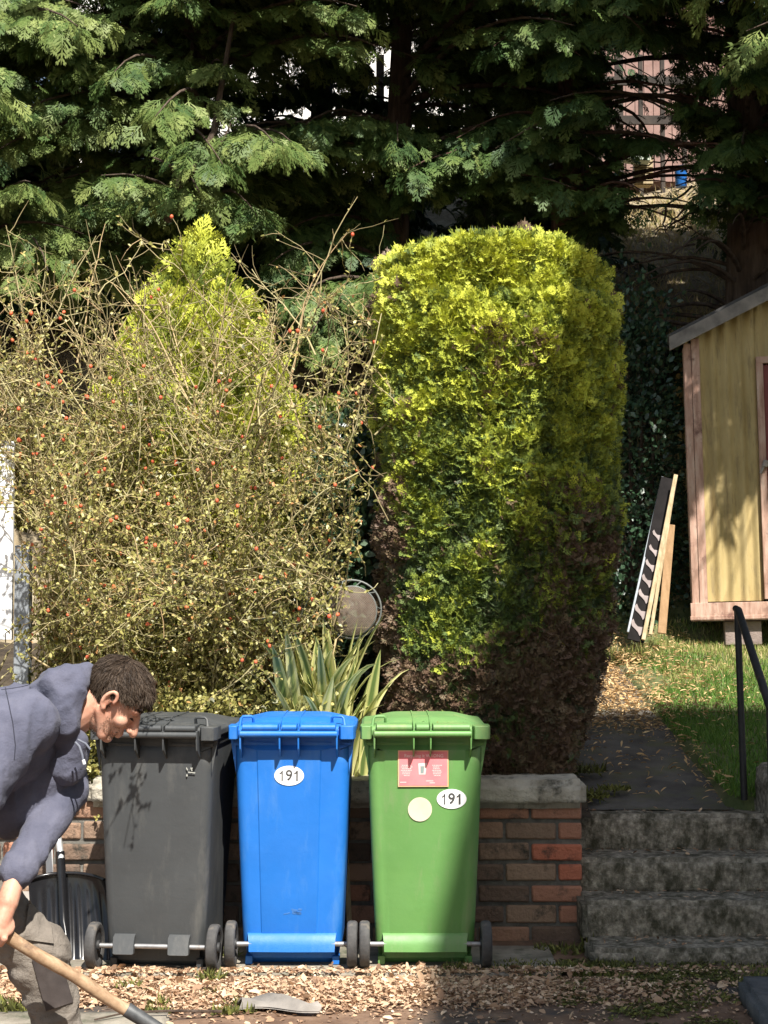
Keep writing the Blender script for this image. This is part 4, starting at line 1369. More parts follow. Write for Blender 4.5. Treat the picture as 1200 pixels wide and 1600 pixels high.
# ------------------------------------------------------------------ clipped golden conifer hedge
HG = Vector((.60, 8.42, ground_z(.6, 8.4)))
gh = empty('golden_conifer', HG, 'tall square-clipped yellow green conifer rising behind the green bin', 'conifer')
def hedge_half_width(z):
    # left and right limits in metres measured on the photograph
    zs = [.6, .9, 1.2, 1.5, 1.9, 2.4, 2.9, 3.06, 3.18, 3.25]
    l = [.04, .02, .00, -.01, -.02, -.02, -.02, .00, .03, .14]
    r = [.84, .99, 1.06, 1.10, 1.14, 1.15, 1.14, 1.10, 1.05, .94]
    return np.interp(z, zs, l), np.interp(z, zs, r)
def hedge_pts(N, inset):
    # sample angle + height on the shell
    z = .6 + (2.65) * RNG.random(N) ** .9
    top = RNG.random(N) < .16
    l, r = hedge_half_width(z)
    a = RNG.random(N) * 2 * np.pi
    # square-ish plan; more samples to the front
    front = RNG.random(N) < .45
    a = np.where(front, np.pi + RNG.random(N) * np.pi, a)
    e = .62
    ca, sa = np.cos(a), np.sin(a)
    ux = np.sign(ca) * np.abs(ca) ** e; uy = np.sign(sa) * np.abs(sa) ** e
    fu = RNG.random(N) * 2 - 1
    ux = np.where(front, fu, ux); uy = np.where(front, -(1 - np.abs(fu) ** (2 / e)) ** (e / 2), uy)
    k = np.ones(N)
    k = np.where(top, np.sqrt(RNG.random(N)), k)
    zt = np.where(top, 3.26 - .05 * RNG.random(N) - .22 * np.maximum(0, np.abs(ux * k + .1) - .5) ** 1.6, z)
    l2, r2 = hedge_half_width(zt)
    l2 = np.where(top, -.02, l2); r2 = np.where(top, 1.14, r2)
    cx_ = (l2 + r2) / 2; hw = (r2 - l2) / 2
    P = np.stack([cx_ + ux * hw * k * (1 - inset), 8.42 + uy * .62 * k * (1 - inset) * np.where(zt > 3.0, .9, 1), zt], axis=1)
    Nn = nrm(np.stack([ux * np.abs(ux) , uy * np.abs(uy), np.where(top, 1.2, .15 + 0 * ux)], axis=1))
    return P, Nn
parts = []
for lay, (N, inset, sc0) in enumerate(((44000, 0.0, .070), (20000, .06, .085), (8000, .16, .12))):
    P, Nn = hedge_pts(N, inset)
    big = nzv(P, 3.0, 4); med = nzv(P, 8.0, 9)
    # lumps and hollows
    P = P + Nn * ((.075 * big + .04 * med)[:, None])
    thin = nzv(P, 2.3, 31)
    # dead brown zones low down and along the left edge, plus a few patches
    z = P[:, 2]; x = P[:, 0]
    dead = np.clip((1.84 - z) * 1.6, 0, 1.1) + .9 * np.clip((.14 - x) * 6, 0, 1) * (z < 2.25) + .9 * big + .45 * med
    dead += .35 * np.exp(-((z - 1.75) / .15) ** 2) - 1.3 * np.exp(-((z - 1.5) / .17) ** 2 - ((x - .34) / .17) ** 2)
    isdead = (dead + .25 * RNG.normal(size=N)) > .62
    hole = (thin < -.33) & (RNG.random(N) < .7)
    keep = ~hole if lay == 0 else np.ones(N, bool)
    P, Nn, med, isdead, z, big = P[keep], Nn[keep], med[keep], isdead[keep], z[keep], big[keep]
    n_ = len(P)
    d = Nn * .60 + RNG.normal(size=(n_, 3)) * .40 + np.array([0, 0, .45])
    nn = RNG.normal(size=(n_, 3)) * .5 + Nn * .7 + np.array([S.x, S.y, S.z]) * .9
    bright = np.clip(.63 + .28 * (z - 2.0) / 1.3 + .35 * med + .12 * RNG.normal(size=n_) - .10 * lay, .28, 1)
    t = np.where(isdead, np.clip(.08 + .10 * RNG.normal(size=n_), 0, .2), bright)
    tmpl = RNG.integers(0, 3, n_)
    sc = sc0 * (.7 + .6 * RNG.random(n_))
    for k in range(3):
        m_ = tmpl == k
        tv, tf = FR_GOLD[k]
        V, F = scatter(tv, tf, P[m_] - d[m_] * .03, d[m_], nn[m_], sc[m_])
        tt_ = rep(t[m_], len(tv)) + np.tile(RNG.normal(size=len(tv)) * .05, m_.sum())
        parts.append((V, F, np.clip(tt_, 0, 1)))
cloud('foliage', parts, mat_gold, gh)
# inner branches
mb = MB()
for k in range(7):
    x = .12 + .16 * k + RNG.random() * .05
    b = Vector((.6 + (x - .6) * .35, 8.42 + RNG.normal() * .12, HG.z - .1))
    pts = [b]
    for j in range(1, 7): pts.append(b.lerp(Vector((x, 8.42 + RNG.normal() * .05, 3.0)), j / 6) + Vector((RNG.normal() * .02, RNG.normal() * .02, 0)))
    mb.tube([local(gh, p) for p in pts], [.035 - .004 * j for j in range(7)], 8)
mb.build('stems', mat_bark_red, gh)

# ------------------------------------------------------------------ golden conifer cone behind the berry bush
def cone_conifer(base, zt, prof, name_label, N, depth, bright0, sc0=.12):
    root = empty('golden_conifer', base, name_label, 'conifer')
    zz = base.z + .1 + (zt - base.z - .1) * (1 - np.sqrt(RNG.random(N)) * .98)
    r = np.interp(zz, [p[0] for p in prof], [p[1] for p in prof])
    a = RNG.random(N) * 2 * np.pi
    k = 1 - .22 * RNG.random(N) ** 2
    P = np.stack([base.x + np.cos(a) * r * k, base.y + np.sin(a) * r * depth * k, zz], axis=1)
    Nn = nrm(np.stack([np.cos(a), np.sin(a), .4 + 0 * a], axis=1))
    med = nzv(P, 7, 2)
    P += Nn * (.07 * med[:, None])
    d = Nn * .6 + RNG.normal(size=(N, 3)) * .35 + np.array([0, 0, .8])
    nn = RNG.normal(size=(N, 3)) * .5 + Nn
    t = np.clip(bright0 + .3 * med + .1 * RNG.normal(size=N), .25, 1)
    tm = RNG.integers(0, 3, N); sc = sc0 * (.7 + .6 * RNG.random(N))
    parts = []
    for q in range(3):
        m_ = tm == q
        tv, tf = FR_GOLD[q]
        V, F = scatter(tv, tf, P[m_], d[m_], nn[m_], sc[m_])
        parts.append((V, F, rep(t[m_], len(tv))))
    cloud('foliage', parts, mat_gold, root)
    mb = MB()
    mb.tube([local(root, base), local(root, Vector((base.x, base.y, (zt + base.z) / 2))), local(root, Vector((base.x, base.y, zt - .15)))], [.05, .03, .008], 8)
    mb.build('trunk', mat_bark_red, root)
    return root
cb = Vector((at(305, 700, 9.0).x, 9.0, ground_z(0, 9.35)))
cone_conifer(cb, at(300, 368, 9.0).z, [(.7, .66), (1.9, .66), (2.4, .56), (2.8, .40), (3.1, .27), (3.3, .15), (3.5, .02)], 'pointed golden conifer glowing through the middle of the berry bush', 13000, .6, .84)
cb = Vector((at(520, 700, 9.1).x, 9.1, ground_z(0, 9.1)))
cone_conifer(cb, at(520, 600, 9.1).z, [(.7, .2), (1.9, .24), (2.4, .2), (2.7, .02)], 'small low golden conifer between the berry bush and the clipped one', 1800, .8, .50)

# ------------------------------------------------------------------ berry bush
BB = Vector((-1.15, 8.35, ground_z(0, 8.35)))
bush = empty('berry_bush', BB, 'big tangled bush of thin twigs and small leaves dotted with red hips', 'bush')
def grow(starts, dirs, K, step, wander, grav, r0, r1):
    N = len(starts)
    P = np.zeros((N, K, 3)); P[:, 0] = starts
    d = nrm(dirs.copy())
    for k in range(1, K):
        d = nrm(d + RNG.normal(size=(N, 3)) * wander + np.array([0, 0, grav]))
        P[:, k] = P[:, k - 1] + d * (step[:, None] if hasattr(step, '__len__') else step)
    rad = np.linspace(1, 0, K)[None, :] * (np.asarray(r0).reshape(-1, 1) - r1) + r1 + np.zeros((N, K))
    return P, rad, d
NS = 230
sx = -2.9 + 2.65 * RNG.random(NS); sy = 8.0 + .95 * RNG.random(NS)
starts = np.stack([sx, sy, .62 + .2 * RNG.random(NS)], axis=1)
dirs = np.stack([RNG.normal(size=NS) * .42 + (sx + 1.35) * .12, RNG.normal(size=NS) * .16 - .05, 1.0 + 0 * sx], axis=1)
hmax = np.interp(sx, [-2.9, -2.4, -1.9, -1.3, -.9, -.3], [2.55, 2.65, 2.85, 2.8, 2.75, 2.5]) * (.55 + .5 * RNG.random(NS) ** .7)
K = 17
stems, srad, _ = grow(starts, dirs, K, hmax / (K - 1), .19, .03, .0066, .0018)
def limit_mask(P):
    """outline of the bush as seen in the photograph, in metres at its own depth"""
    x, z = P[:, 0], P[:, 2]
    right = np.interp(z, [.6, 1.0, 1.4, 1.8, 2.2, 2.7, 3.1], [-.42, -.34, -.16, -.12, -.04, .02, -.05])
    topz = np.interp(x, [-2.2, -1.9, -1.5, -1.1, -.8, -.5, -.2, .0], [3.15, 3.28, 3.34, 3.30, 3.30, 3.24, 3.22, 3.12])
    left = np.where(z < 1.9, -1.71, -9)
    return (x < right) & (z < topz) & (x > left)
twp, twr, twt = [], [], []
def side_twigs(P, per, Lmin, Lmax, K2, r0, up, wander):
    N, K1, _ = P.shape
    i = RNG.integers(0, N, N * per)
    t = RNG.random(N * per) ** .8 * (K1 - 1.01)
    k = t.astype(int); fr = (t - k)[:, None]
    st = P[i, k] * (1 - fr) + P[i, k + 1] * fr
    ax = nrm(P[i, k + 1] - P[i, k])
    d = ax * .5 + RNG.normal(size=(len(i), 3)) * .62 + np.array([0, -.12, up])
    L = Lmin + (Lmax - Lmin) * RNG.random(len(i))
    return grow(st, d, K2, L / (K2 - 1), wander, .02, r0, .0011)
t1, r1_, _ = side_twigs(stems, 26, .12, .50, 7, .0032, .10, .24)
m1 = limit_mask(t1[:, -1]) & limit_mask(t1[:, 3]); t1, r1_ = t1[m1], r1_[m1]
t2, r2_, _ = side_twigs(t1, 2, .06, .20, 4, .0022, .1, .25)
m2 = limit_mask(t2[:, -1]); t2, r2_ = t2[m2], r2_[m2]
ms = limit_mask(stems[:, -1]) | (stems[:, -1, 2] > 2.2)
def clip_stems(P, rad):
    # stop stems where they leave the outline
    for i in range(len(P)):
        ok = limit_mask(P[i])
        bad = np.where(~ok[4:])[0]
        if len(bad):
            j = bad[0] + 4
            P[i, j:] = P[i, j - 1] + (np.arange(1, P.shape[1] - j + 1) * .004)[:, None]
            rad[i, j:] *= .3
    return P, rad
stems, srad = clip_stems(stems, srad)
parts = []
for P, rad, sg_, tlo, thi in ((stems, srad, 5, .25, .8), (t1, r1_, 3, .1, .85), (t2, r2_, 3, .2, 1.0)):
    V, F = tubes_np(P, rad, sg_)
    t = tlo + (thi - tlo) * RNG.random(len(P))
    parts.append((V, F, rep(t, P.shape[1] * sg_)))
# a few bold pale shoots poking out of the top
ns = 46
st = np.stack([-2.35 + 2.35 * RNG.random(ns), 8.0 + .5 * RNG.random(ns), 2.25 + .5 * RNG.random(ns)], axis=1)
dr = np.stack([RNG.normal(size=ns) * .55, .05 + .15 * RNG.normal(size=ns), .85 + 0 * st[:, 0]], axis=1)
sh_, shr, _ = grow(st, dr, 9, (.35 + .55 * RNG.random(ns)) / 8, .09, -.01, .0052, .0020)
V, F = tubes_np(sh_, shr, 5); parts.append((V, F, rep(.55 + .4 * RNG.random(ns), 45)))
t3, r3_, _ = side_twigs(sh_, 9, .06, .28, 5, .003, .15, .25)
V, F = tubes_np(t3, r3_, 3); parts.append((V, F, rep(.1 + .8 * RNG.random(len(t3)), 15)))
cloud('twigs', parts, mat_twig, bush, smooth=True)
LEAFT = (np.array([(0, 0, 0), (.30, .35, .07), (0, .5, 0), (-.30, .35, .07), (.18, .80, .03), (0, 1, -.08), (-.18, .80, .03)]), np.array([(0, 1, 2, 3), (3, 2, 5, 6), (2, 1, 4, 5)]))
def leaves_on(P, per, scl, tf_):
    N, K1, _ = P.shape
    i = np.repeat(np.arange(N), per)
    t = (.15 + .85 * RNG.random(N * per)) * (K1 - 1.01)
    k = t.astype(int); fr = (t - k)[:, None]
    st = P[i, k] * (1 - fr) + P[i, k + 1] * fr
    ax = nrm(P[i, k + 1] - P[i, k])
    d = ax * .6 + RNG.normal(size=(len(i), 3)) * .7
    n_ = RNG.normal(size=(len(i), 3)) * .7 + np.array([0, -.5, .6])
    return st, d, n_, scl * (.6 + .8 * RNG.random(len(i)))
parts = []
LP = []
for P, per, scl in ((t1, 18, .0205), (t2, 11, .019), (t3, 4, .018)):
    st, d, n_, sc = leaves_on(P, per, scl, 0)
    dens = np.interp(st[:, 2], [.8, 1.9, 2.5, 3.1], [1.0, .9, .50, .26])
    dens = dens * (1 - .55 * np.exp(-((st[:, 0] + 1.0) / .40) ** 2 - ((st[:, 2] - 2.8) / .5) ** 2))
    kp = RNG.random(len(st)) < dens
    st, d, n_, sc = st[kp], d[kp], n_[kp], sc[kp]
    cz = nzv(st, 3.2, 7)
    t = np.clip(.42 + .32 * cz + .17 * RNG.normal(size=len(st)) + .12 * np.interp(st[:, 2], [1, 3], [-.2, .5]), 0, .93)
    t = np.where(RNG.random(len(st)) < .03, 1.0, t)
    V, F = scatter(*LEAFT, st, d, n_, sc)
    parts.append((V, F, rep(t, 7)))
    LP.append(st)
# leaf mass inside and at the back
nb_ = 40000
P = np.stack([-2.9 + 2.75 * RNG.random(nb_), 8.35 + .75 * RNG.random(nb_), .7 + 1.75 * RNG.random(nb_) ** 1.1], axis=1)
P = P[limit_mask(P)]
lump = nzv(P, 2.6, 3); P = P[lump > -.22]
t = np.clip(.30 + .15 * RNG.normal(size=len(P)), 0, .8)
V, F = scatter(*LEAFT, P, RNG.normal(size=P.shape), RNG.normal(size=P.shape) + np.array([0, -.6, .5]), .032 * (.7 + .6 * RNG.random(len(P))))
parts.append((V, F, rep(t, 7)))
nb_ = 9000
P = np.stack([-1.72 + 1.45 * RNG.random(nb_), 7.88 + .45 * RNG.random(nb_), .72 + .75 * RNG.random(nb_)], axis=1)
P = P[limit_mask(P) & (nzv(P, 5, 13) > -.25)]
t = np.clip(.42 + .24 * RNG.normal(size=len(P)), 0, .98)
V, F = scatter(*LEAFT, P, RNG.normal(size=P.shape), RNG.normal(size=P.shape) + np.array([0, -.6, .5]), .026 * (.7 + .6 * RNG.random(len(P))))
parts.append((V, F, rep(t, 7)))
# skirt of leaves tumbling over the coping between the bins
nb_ = 7500
P = np.stack([-1.75 + 1.55 * RNG.random(nb_), 7.58 + .40 * RNG.random(nb_), .70 + .40 * RNG.random(nb_) ** 1.3], axis=1)
kp = RNG.random(nb_) < np.interp(P[:, 0], [-1.7, -1.5, -.3, -.2], [.5, 1, .9, .2])
kp &= (P[:, 2] - .70) > (7.72 - P[:, 1]) * .4
P = P[kp]
t = np.clip(.36 + .26 * RNG.normal(size=len(P)), 0, .95)
V, F = scatter(*LEAFT, P, RNG.normal(size=P.shape) + np.array([0, -.3, -.2]), RNG.normal(size=P.shape) * .6 + np.array([0, -.6, .7]), .030 * (.7 + .6 * RNG.random(len(P))))
parts.append((V, F, rep(t, 7)))
cloud('leaves', parts, mat_shrub, bush)
# hips: one hundred as parts, the rest as one
allp = np.concatenate([t1[:, -1], t2[:, -1], sh_[:, -2]])
front = allp[(allp[:, 1] < 8.25) & (allp[:, 2] > .9)]
RNG.shuffle(front)
hm = bpy.data.meshes.new('hip')
bm = bmesh.new(); bmesh.ops.create_uvsphere(bm, u_segments=10, v_segments=8, radius=.0085)
for v in bm.verts: v.co.z *= 1.2
bm.to_mesh(hm); bm.free(); hm.polygons.foreach_set('use_smooth', [True] * len(hm.polygons)); hm.materials.append(mat_hip)
for p in front[:100]:
    o = bpy.data.objects.new('hip', hm); COL.objects.link(o); o.parent = bush
    o.location = Vector(p) - bush.location + Vector((0, -.01, -.008)); o.rotation_euler = (RNG.normal() * .5, RNG.normal() * .5, 0)
hv = np.array([v.co[:] for v in hm.vertices])
hf = [tuple(p.vertices) for p in hm.polygons]
mb = MB()
for p in front[100:300]:
    mb.add([tuple(q + p - np.array(bush.location)) for q in hv], hf)
o = mb.build('hips', mat_hip, bush); tag(o, kind='stuff')

# ------------------------------------------------------------------ ivy-like evergreen between bush and clipped conifer
iv = empty('evergreen_shrub', Vector((-.14, 8.75, .62)), 'dark blue green evergreen shrub in the gap left of the clipped conifer', 'shrub')
N = 9000
d = nrm(RNG.normal(size=(N, 3)))
rad_ = .9 + .12 * RNG.normal(size=N)
P = np.stack([-.15 + d[:, 0] * .30 * rad_, 8.75 + d[:, 1] * .5 * rad_, 1.55 + d[:, 2] * .85 * rad_], axis=1)
P += d * (nzv(P, 4, 8) * .14)[:, None]
V, F = scatter(*LEAFT, P, d + RNG.normal(size=P.shape) * .7, d + RNG.normal(size=P.shape) * .5, .05 * (.6 + .7 * RNG.random(N)))
cloud('leaves', [(V, F, rep(np.clip(.4 + .3 * RNG.normal(size=N), 0, 1), 7))], mat_ivy, iv)
mb = MB()
for k in range(6):
    mb.tube([local(iv, Vector((-.15 + .03 * k - .08, 8.75, .5))), local(iv, Vector((-.3 + .07 * k, 8.7, 1.3))), local(iv, Vector((-.38 + .1 * k, 8.72, 2.1)))], [.02, .013, .005], 6)
mb.build('stems', mat_bark, iv)

es = empty('evergreen_shrub', Vector((1.98, 13.3, 1.5)), 'added dark leaf mass standing in for the shade left of the shed', 'shrub')  # added foliage, its dark leaves stand in for the deep shade in this gap
N = 15000
d = nrm(RNG.normal(size=(N, 3)))
rad_ = .88 + .15 * RNG.normal(size=N)
P = np.stack([1.98 + d[:, 0] * .50 * rad_, 13.3 + d[:, 1] * .5 * rad_, 2.35 + d[:, 2] * 1.6 * rad_], axis=1)
P += d * (nzv(P, 3, 18) * .22)[:, None]
V, F = scatter(*LEAFT, P, d + RNG.normal(size=P.shape) * .7, d + RNG.normal(size=P.shape) * .5, .050 * (.6 + .7 * RNG.random(N)))
cloud('leaves', [(V, F, rep(np.clip(.3 + .25 * RNG.normal(size=N), 0, 1), 7))], mat_ivy, es)
mb = MB()
for k in range(5):
    mb.tube([local(es, Vector((1.98 + .03 * k - .06, 13.3, 1.2))), local(es, Vector((1.82 + .08 * k, 13.25, 2.3))), local(es, Vector((1.75 + .11 * k, 13.3, 3.4)))], [.03, .02, .006], 6)
mb.build('stems', mat_bark, es)

# ------------------------------------------------------------------ striped strap-leaved plant
sp = empty('striped_plant', Vector((at(506, 1130, 7.78).x, 7.80, .62)), 'clump of cream and green striped strap leaves behind the blue bin', 'plant')
nacross, nalong = 5, 12
parts = []
prof_t = np.array([.02, .12, .62, .50, .12, .02])
for k in range(100):
    L = .52 + .36 * RNG.random()
    a = RNG.random() * 2 * math.pi
    lean_ = .03 + .34 * RNG.random() ** 1.2
    if k == 0: a, L, lean_ = 2.9, .92, .20
    if k == 1: a, L, lean_ = .2, .92, .18
    out_ = np.array([math.cos(a), math.sin(a) * .6 - .15, 0.0])
    base = np.array([sp.location.x, sp.location.y, .60]) + np.array([RNG.normal() * .07, RNG.normal() * .05, 0])
    side = nrm(np.cross(out_, [0, 0, 1.0])[None])[0]
    side = side * math.cos(.5 * RNG.normal()) + np.array([0, 0, 1.0]) * .3 * RNG.normal()
    w = .018 + .014 * RNG.random()
    rows, ts = [], []
    flop = .10 + 1.1 * RNG.random() ** 2.4
    flip = RNG.random() < .5
    for j in range(nalong + 1):
        v = j / nalong
        th = lean_ * (.5 + v) + flop * v ** 2.6
        if j == 0: c = base.copy()
        else: c = c + (out_ * math.sin(th) + np.array([0, 0, 1.0]) * math.cos(th)) * (L / nalong)
        ww = w * (.55 + .75 * math.sin(min(1, v * 1.25 + .1) * math.pi * .62)) * (1 - v ** 5)
        for i in range(nacross + 1):
            u = i / nacross * 2 - 1
            rows.append(c + side * ww * u + out_ * abs(u) * ww * .35)
            ts.append(prof_t[i] if not flip else prof_t[5 - i])
    V = np.array(rows)
    F = [(j * (nacross + 1) + i, j * (nacross + 1) + i + 1, (j + 1) * (nacross + 1) + i + 1, (j + 1) * (nacross + 1) + i) for j in range(nalong) for i in range(nacross)]
    parts.append((V, np.array(F), np.clip(np.array(ts) + RNG.normal() * .1, 0, 1)))
cloud('leaves', parts, mat_blade, sp, smooth=True)

# ------------------------------------------------------------------ ground cover, grass and litter
def blades(name, P, hgt, w, t, mat, lean_=.35, label=None, cat=None):
    N = len(P)
    tv = np.array([(-.5, 0, 0), (.5, 0, 0), (.35, .55, .06), (-.35, .55, .06), (.06, 1, .25), (-.06, 1, .25)])
    tf = np.array([(0, 1, 2, 3), (3, 2, 4, 5)])
    d = np.array([0, 0, 1.0]) + RNG.normal(size=(N, 3)) * lean_
    V, F = scatter(tv, tf, P, d, RNG.normal(size=(N, 3)), hgt, wsc=w)
    o = cloud(name, [(V, F, rep(t, 6))], mat)
    return tag(o, label, cat, kind='stuff')
N = 42000
x = 1.66 + 2.6 * RNG.random(N) ** 1.2; y = 7.98 + 5.0 * RNG.random(N)
edge = 1.66 + .10 * np.sin(y * 3) + .0 * y + .12 * (y > 9.8) * (y - 9.8)
kp = x > edge + .05 * RNG.normal(size=N)
x, y = x[kp], y[kp]
P = np.stack([x, y, [lawn_z(a, b) for a, b in zip(x, y)]], axis=1)
dry = np.interp(y, [9.6, 10.4, 12.4], [-.15, .05, .55]) + .5 * nzv(P, 2.2, 5)
t = np.clip(.22 + .10 * RNG.normal(size=len(P)) + .55 * (dry > (.15 + .35 * RNG.random(len(P)))) * RNG.random(len(P)) ** .5, 0, 1)
blades('grass', P, .045 * (.5 + RNG.random(len(P))), .0045 + .003 * RNG.random(len(P)), t, mat_grass, label='green lawn grass with dry patches before the shed', cat='grass')
# dry needles and leaves over the far path and lawn
def flat_leaves(name, P, size, t, mat, tilt=.35, label=None, cat=None, narrow=1.0):
    N = len(P)
    d = RNG.normal(size=(N, 3)); d[:, 2] *= .25
    n_ = RNG.normal(size=(N, 3)) * tilt + np.array([0, 0, 1.0])
    V, F = scatter(*LEAFT, P, d, n_, size, wsc=size * narrow)
    o = cloud(name, [(V, F, rep(t, 7))], mat)
    return tag(o, label, cat, kind='stuff')
N = 30000
y = 8.0 + 4.9 * RNG.random(N); x = .85 + 1.5 * RNG.random(N)
den = np.interp(y, [8, 9.5, 10.1, 12.6], [.02, .07, 1, 1]) * np.interp(x, [1.0, 1.6, 1.75, 2.3], [1, .9, .25, .05])
edgeb = (y < 9.8) & (np.abs(x - 1.64) < .05)
kp = (RNG.random(N) < den) | (edgeb & (RNG.random(N) < .25))
x, y = x[kp], y[kp]
P = np.stack([x, y, [ground_z(a, b) + (.075 if a > 1.64 else .022) + .012 * RNG.random() for a, b in zip(x, y)]], axis=1)
flat_leaves('dry_needles', P, .035 * (.5 + RNG.random(len(P))), np.clip(.5 + .25 * RNG.normal(size=len(P)), 0, 1), mat_needle, label='golden dry conifer litter over the far path', cat='needle litter', narrow=.4)
# leaf litter on the pavement
N = 72000
x = -2.0 + 3.5 * RNG.random(N); y = 6.02 + .95 * RNG.random(N)
yc = 6.65 + .03 * np.sin(x * 3.1) + .03 * np.sin(x * 11) + np.interp(x, [.5, 1.0, 1.6], [0, .04, .05])
den = np.exp(-((y - yc) / .29) ** 6) * np.interp(x, [-2, .4, .9, 1.3], [1, 1, .35, .07]) + .04
kp = RNG.random(N) < den
x, y = x[kp], y[kp]
n_ = len(x)
pz = .002 + .028 * RNG.random(n_) ** 1.5 * np.exp(-((y - 6.55) / .2) ** 2)
P = np.stack([x, y, pz + .017 * (y > 6.855)], axis=1)
flat_leaves('leaf_litter', P, np.clip(.0155 * np.exp(.5 * RNG.normal(size=n_)), .007, .05), np.clip(.50 + .26 * RNG.normal(size=n_), 0, 1), mat_litter, tilt=.5, label='drift of crisp pinkish brown fallen leaves before the bins', cat='leaf litter', narrow=.9)
# bits caught on the treads
Ps = []
for (sy, sz, _), dep in zip(step_data, (.24, .24, .24, .10)):
    n_ = 90
    yb = sy + dep * RNG.random(n_) ** .5
    Ps.append(np.stack([.93 + 1.5 * RNG.random(n_), yb, sz + .008 + .006 * RNG.random(n_)], axis=1))
P = np.concatenate(Ps)
flat_leaves('step_debris', P, .020 * (.5 + RNG.random(len(P))), np.clip(.35 + .3 * RNG.normal(size=len(P)), 0, 1), mat_litter, tilt=.5, label='small dead leaves caught on the step treads', cat='leaves', narrow=.7)
# weeds and moss
def clump(x, y, z, n, r, h):
    a = RNG.random(n) * 2 * math.pi; q = np.sqrt(RNG.random(n)) * r
    return np.stack([x + np.cos(a) * q, y + np.sin(a) * q * .6, z + 0 * a], axis=1), h * (.4 + .8 * RNG.random(n))
Ps, Hs = [], []
spots = [(at(855, 1500, 7.0).x + .12 * RNG.normal(), 6.85 + .25 * RNG.random(), 0, 200, .10, .028) for _ in range(10)]
spots += [(1.0 + .9 * RNG.random(), 6.35 + .7 * RNG.random(), 0, 90, .13, .016) for _ in range(34)]
spots += [(.93, 7.4, 0.0, 90, .05, .09), (.78, 7.35, 0, 160, .14, .04), (.30, 6.93, .0, 220, .06, .05), (-.70, 6.80, 0, 120, .05, .05), (-1.0, 6.62, 0, 120, .06, .05)]
spots += [(-.9 + .9 * RNG.random() - .2, 6.25 + .3 * RNG.random(), .003, 60, .05, .035) for _ in range(7)]
spots += [(-1.55 + .12 * RNG.normal(), 6.32 + .08 * RNG.normal(), .003, 300, .10, .05) for _ in range(5)]
spots += [(-.66, 7.2, .01, 100, .04, .05), (.97, 8.1, .58, 300, .12, .05), (1.0, 8.6, .65, 300, .15, .05), (1.14, 8.25, .6, 160, .08, .03)]
spots += [(at(975, 990, 12).x, 11.9, ground_z(0, 11.9), 500, .14, .14)]
for s_ in spots:
    p_, h_ = clump(*s_)
    Ps.append(p_); Hs.append(h_)
P = np.concatenate(Ps); Hh = np.concatenate(Hs)
blades('weeds', P, Hh, .008 + .006 * RNG.random(len(P)), np.clip(.5 + .3 * RNG.normal(size=len(P)), 0, 1), mat_moss, lean_=.7, label='low moss and weeds along the wall foot and steps', cat='weeds')
N = 26000
x = .55 + 1.7 * RNG.random(N); y = 6.05 + 1.1 * RNG.random(N)
P = np.stack([x, y, .002 + .010 * RNG.random(N)], axis=1)
q = nzv(P, 5, 3) + .5 * nzv(P, 14, 6) + np.interp(x, [.55, .9, 1.6], [-.4, .1, .05])
P = P[q > .06 + .12 * RNG.random(N)]
flat_leaves('moss', P, .018 * (.5 + RNG.random(len(P))), np.clip(.42 + .3 * RNG.normal(size=len(P)), 0, 1), mat_moss, tilt=.8, label='patchy moss over the ground before the steps', cat='moss', narrow=.6)
# moss crumbs and fallen bits on the green lid
n_ = 260
x = .175 + .36 * (RNG.random(n_) - .5); y = 6.99 + .5 * RNG.random(n_) ** 1.5
P = np.stack([x, y, 1.016 + .028 * np.clip(1 - np.abs(x - .175) / .2, 0, .7) * np.clip((y - 6.98) * 6, 0, 1)], axis=1)
flat_leaves('fallen_sprigs', P, .020 * (.4 + .9 * RNG.random(n_)), np.clip(.6 + .3 * RNG.normal(size=n_), 0, 1), mat_moss, label='yellow green sprigs scattered on the green bin lid', cat='sprigs', narrow=.6)
# a curl of bark on the litter
bk_ = MB()
a0 = at(390, 1590, 6.25); 
rows = []
for j in range(15):
    u = j / 14
    cx_ = -.54 + .30 * u; cy_ = 6.30 + .05 * math.sin(u * 5) 
    w_ = .05 * math.sin(math.pi * min(1, u + .12) * .9) + .006
    rows.append([Vector((cx_ + .01 * math.sin(i), cy_ + w_ * (i / 6 * 2 - 1), .018 + .03 * (1 - (i / 6 * 2 - 1) ** 2) * (1 + .4 * math.sin(u * 9 + i)))) for i in range(7)])
bk2 = [[p + Vector((0, 0, -.006)) for p in r] for r in reversed(rows)]
bk_.loft(rows + bk2 + [rows[0]], caps=False, closed=False)
o = bk_.build('bark_piece', mat_barge); tag(o, 'curled pale piece of bark lying in the fallen leaves', 'bark')
mb = MB()
mb.tube([(-.60, 6.22, .02), (-.78, 6.17, .035), (-.95, 6.16, .03), (-1.05, 6.10, .02)], [.006, .005, .004, .003], 6)
o = mb.build('stick', mat_bark); tag(o, 'thin dry stick beside the bark piece on the pavement', 'stick')
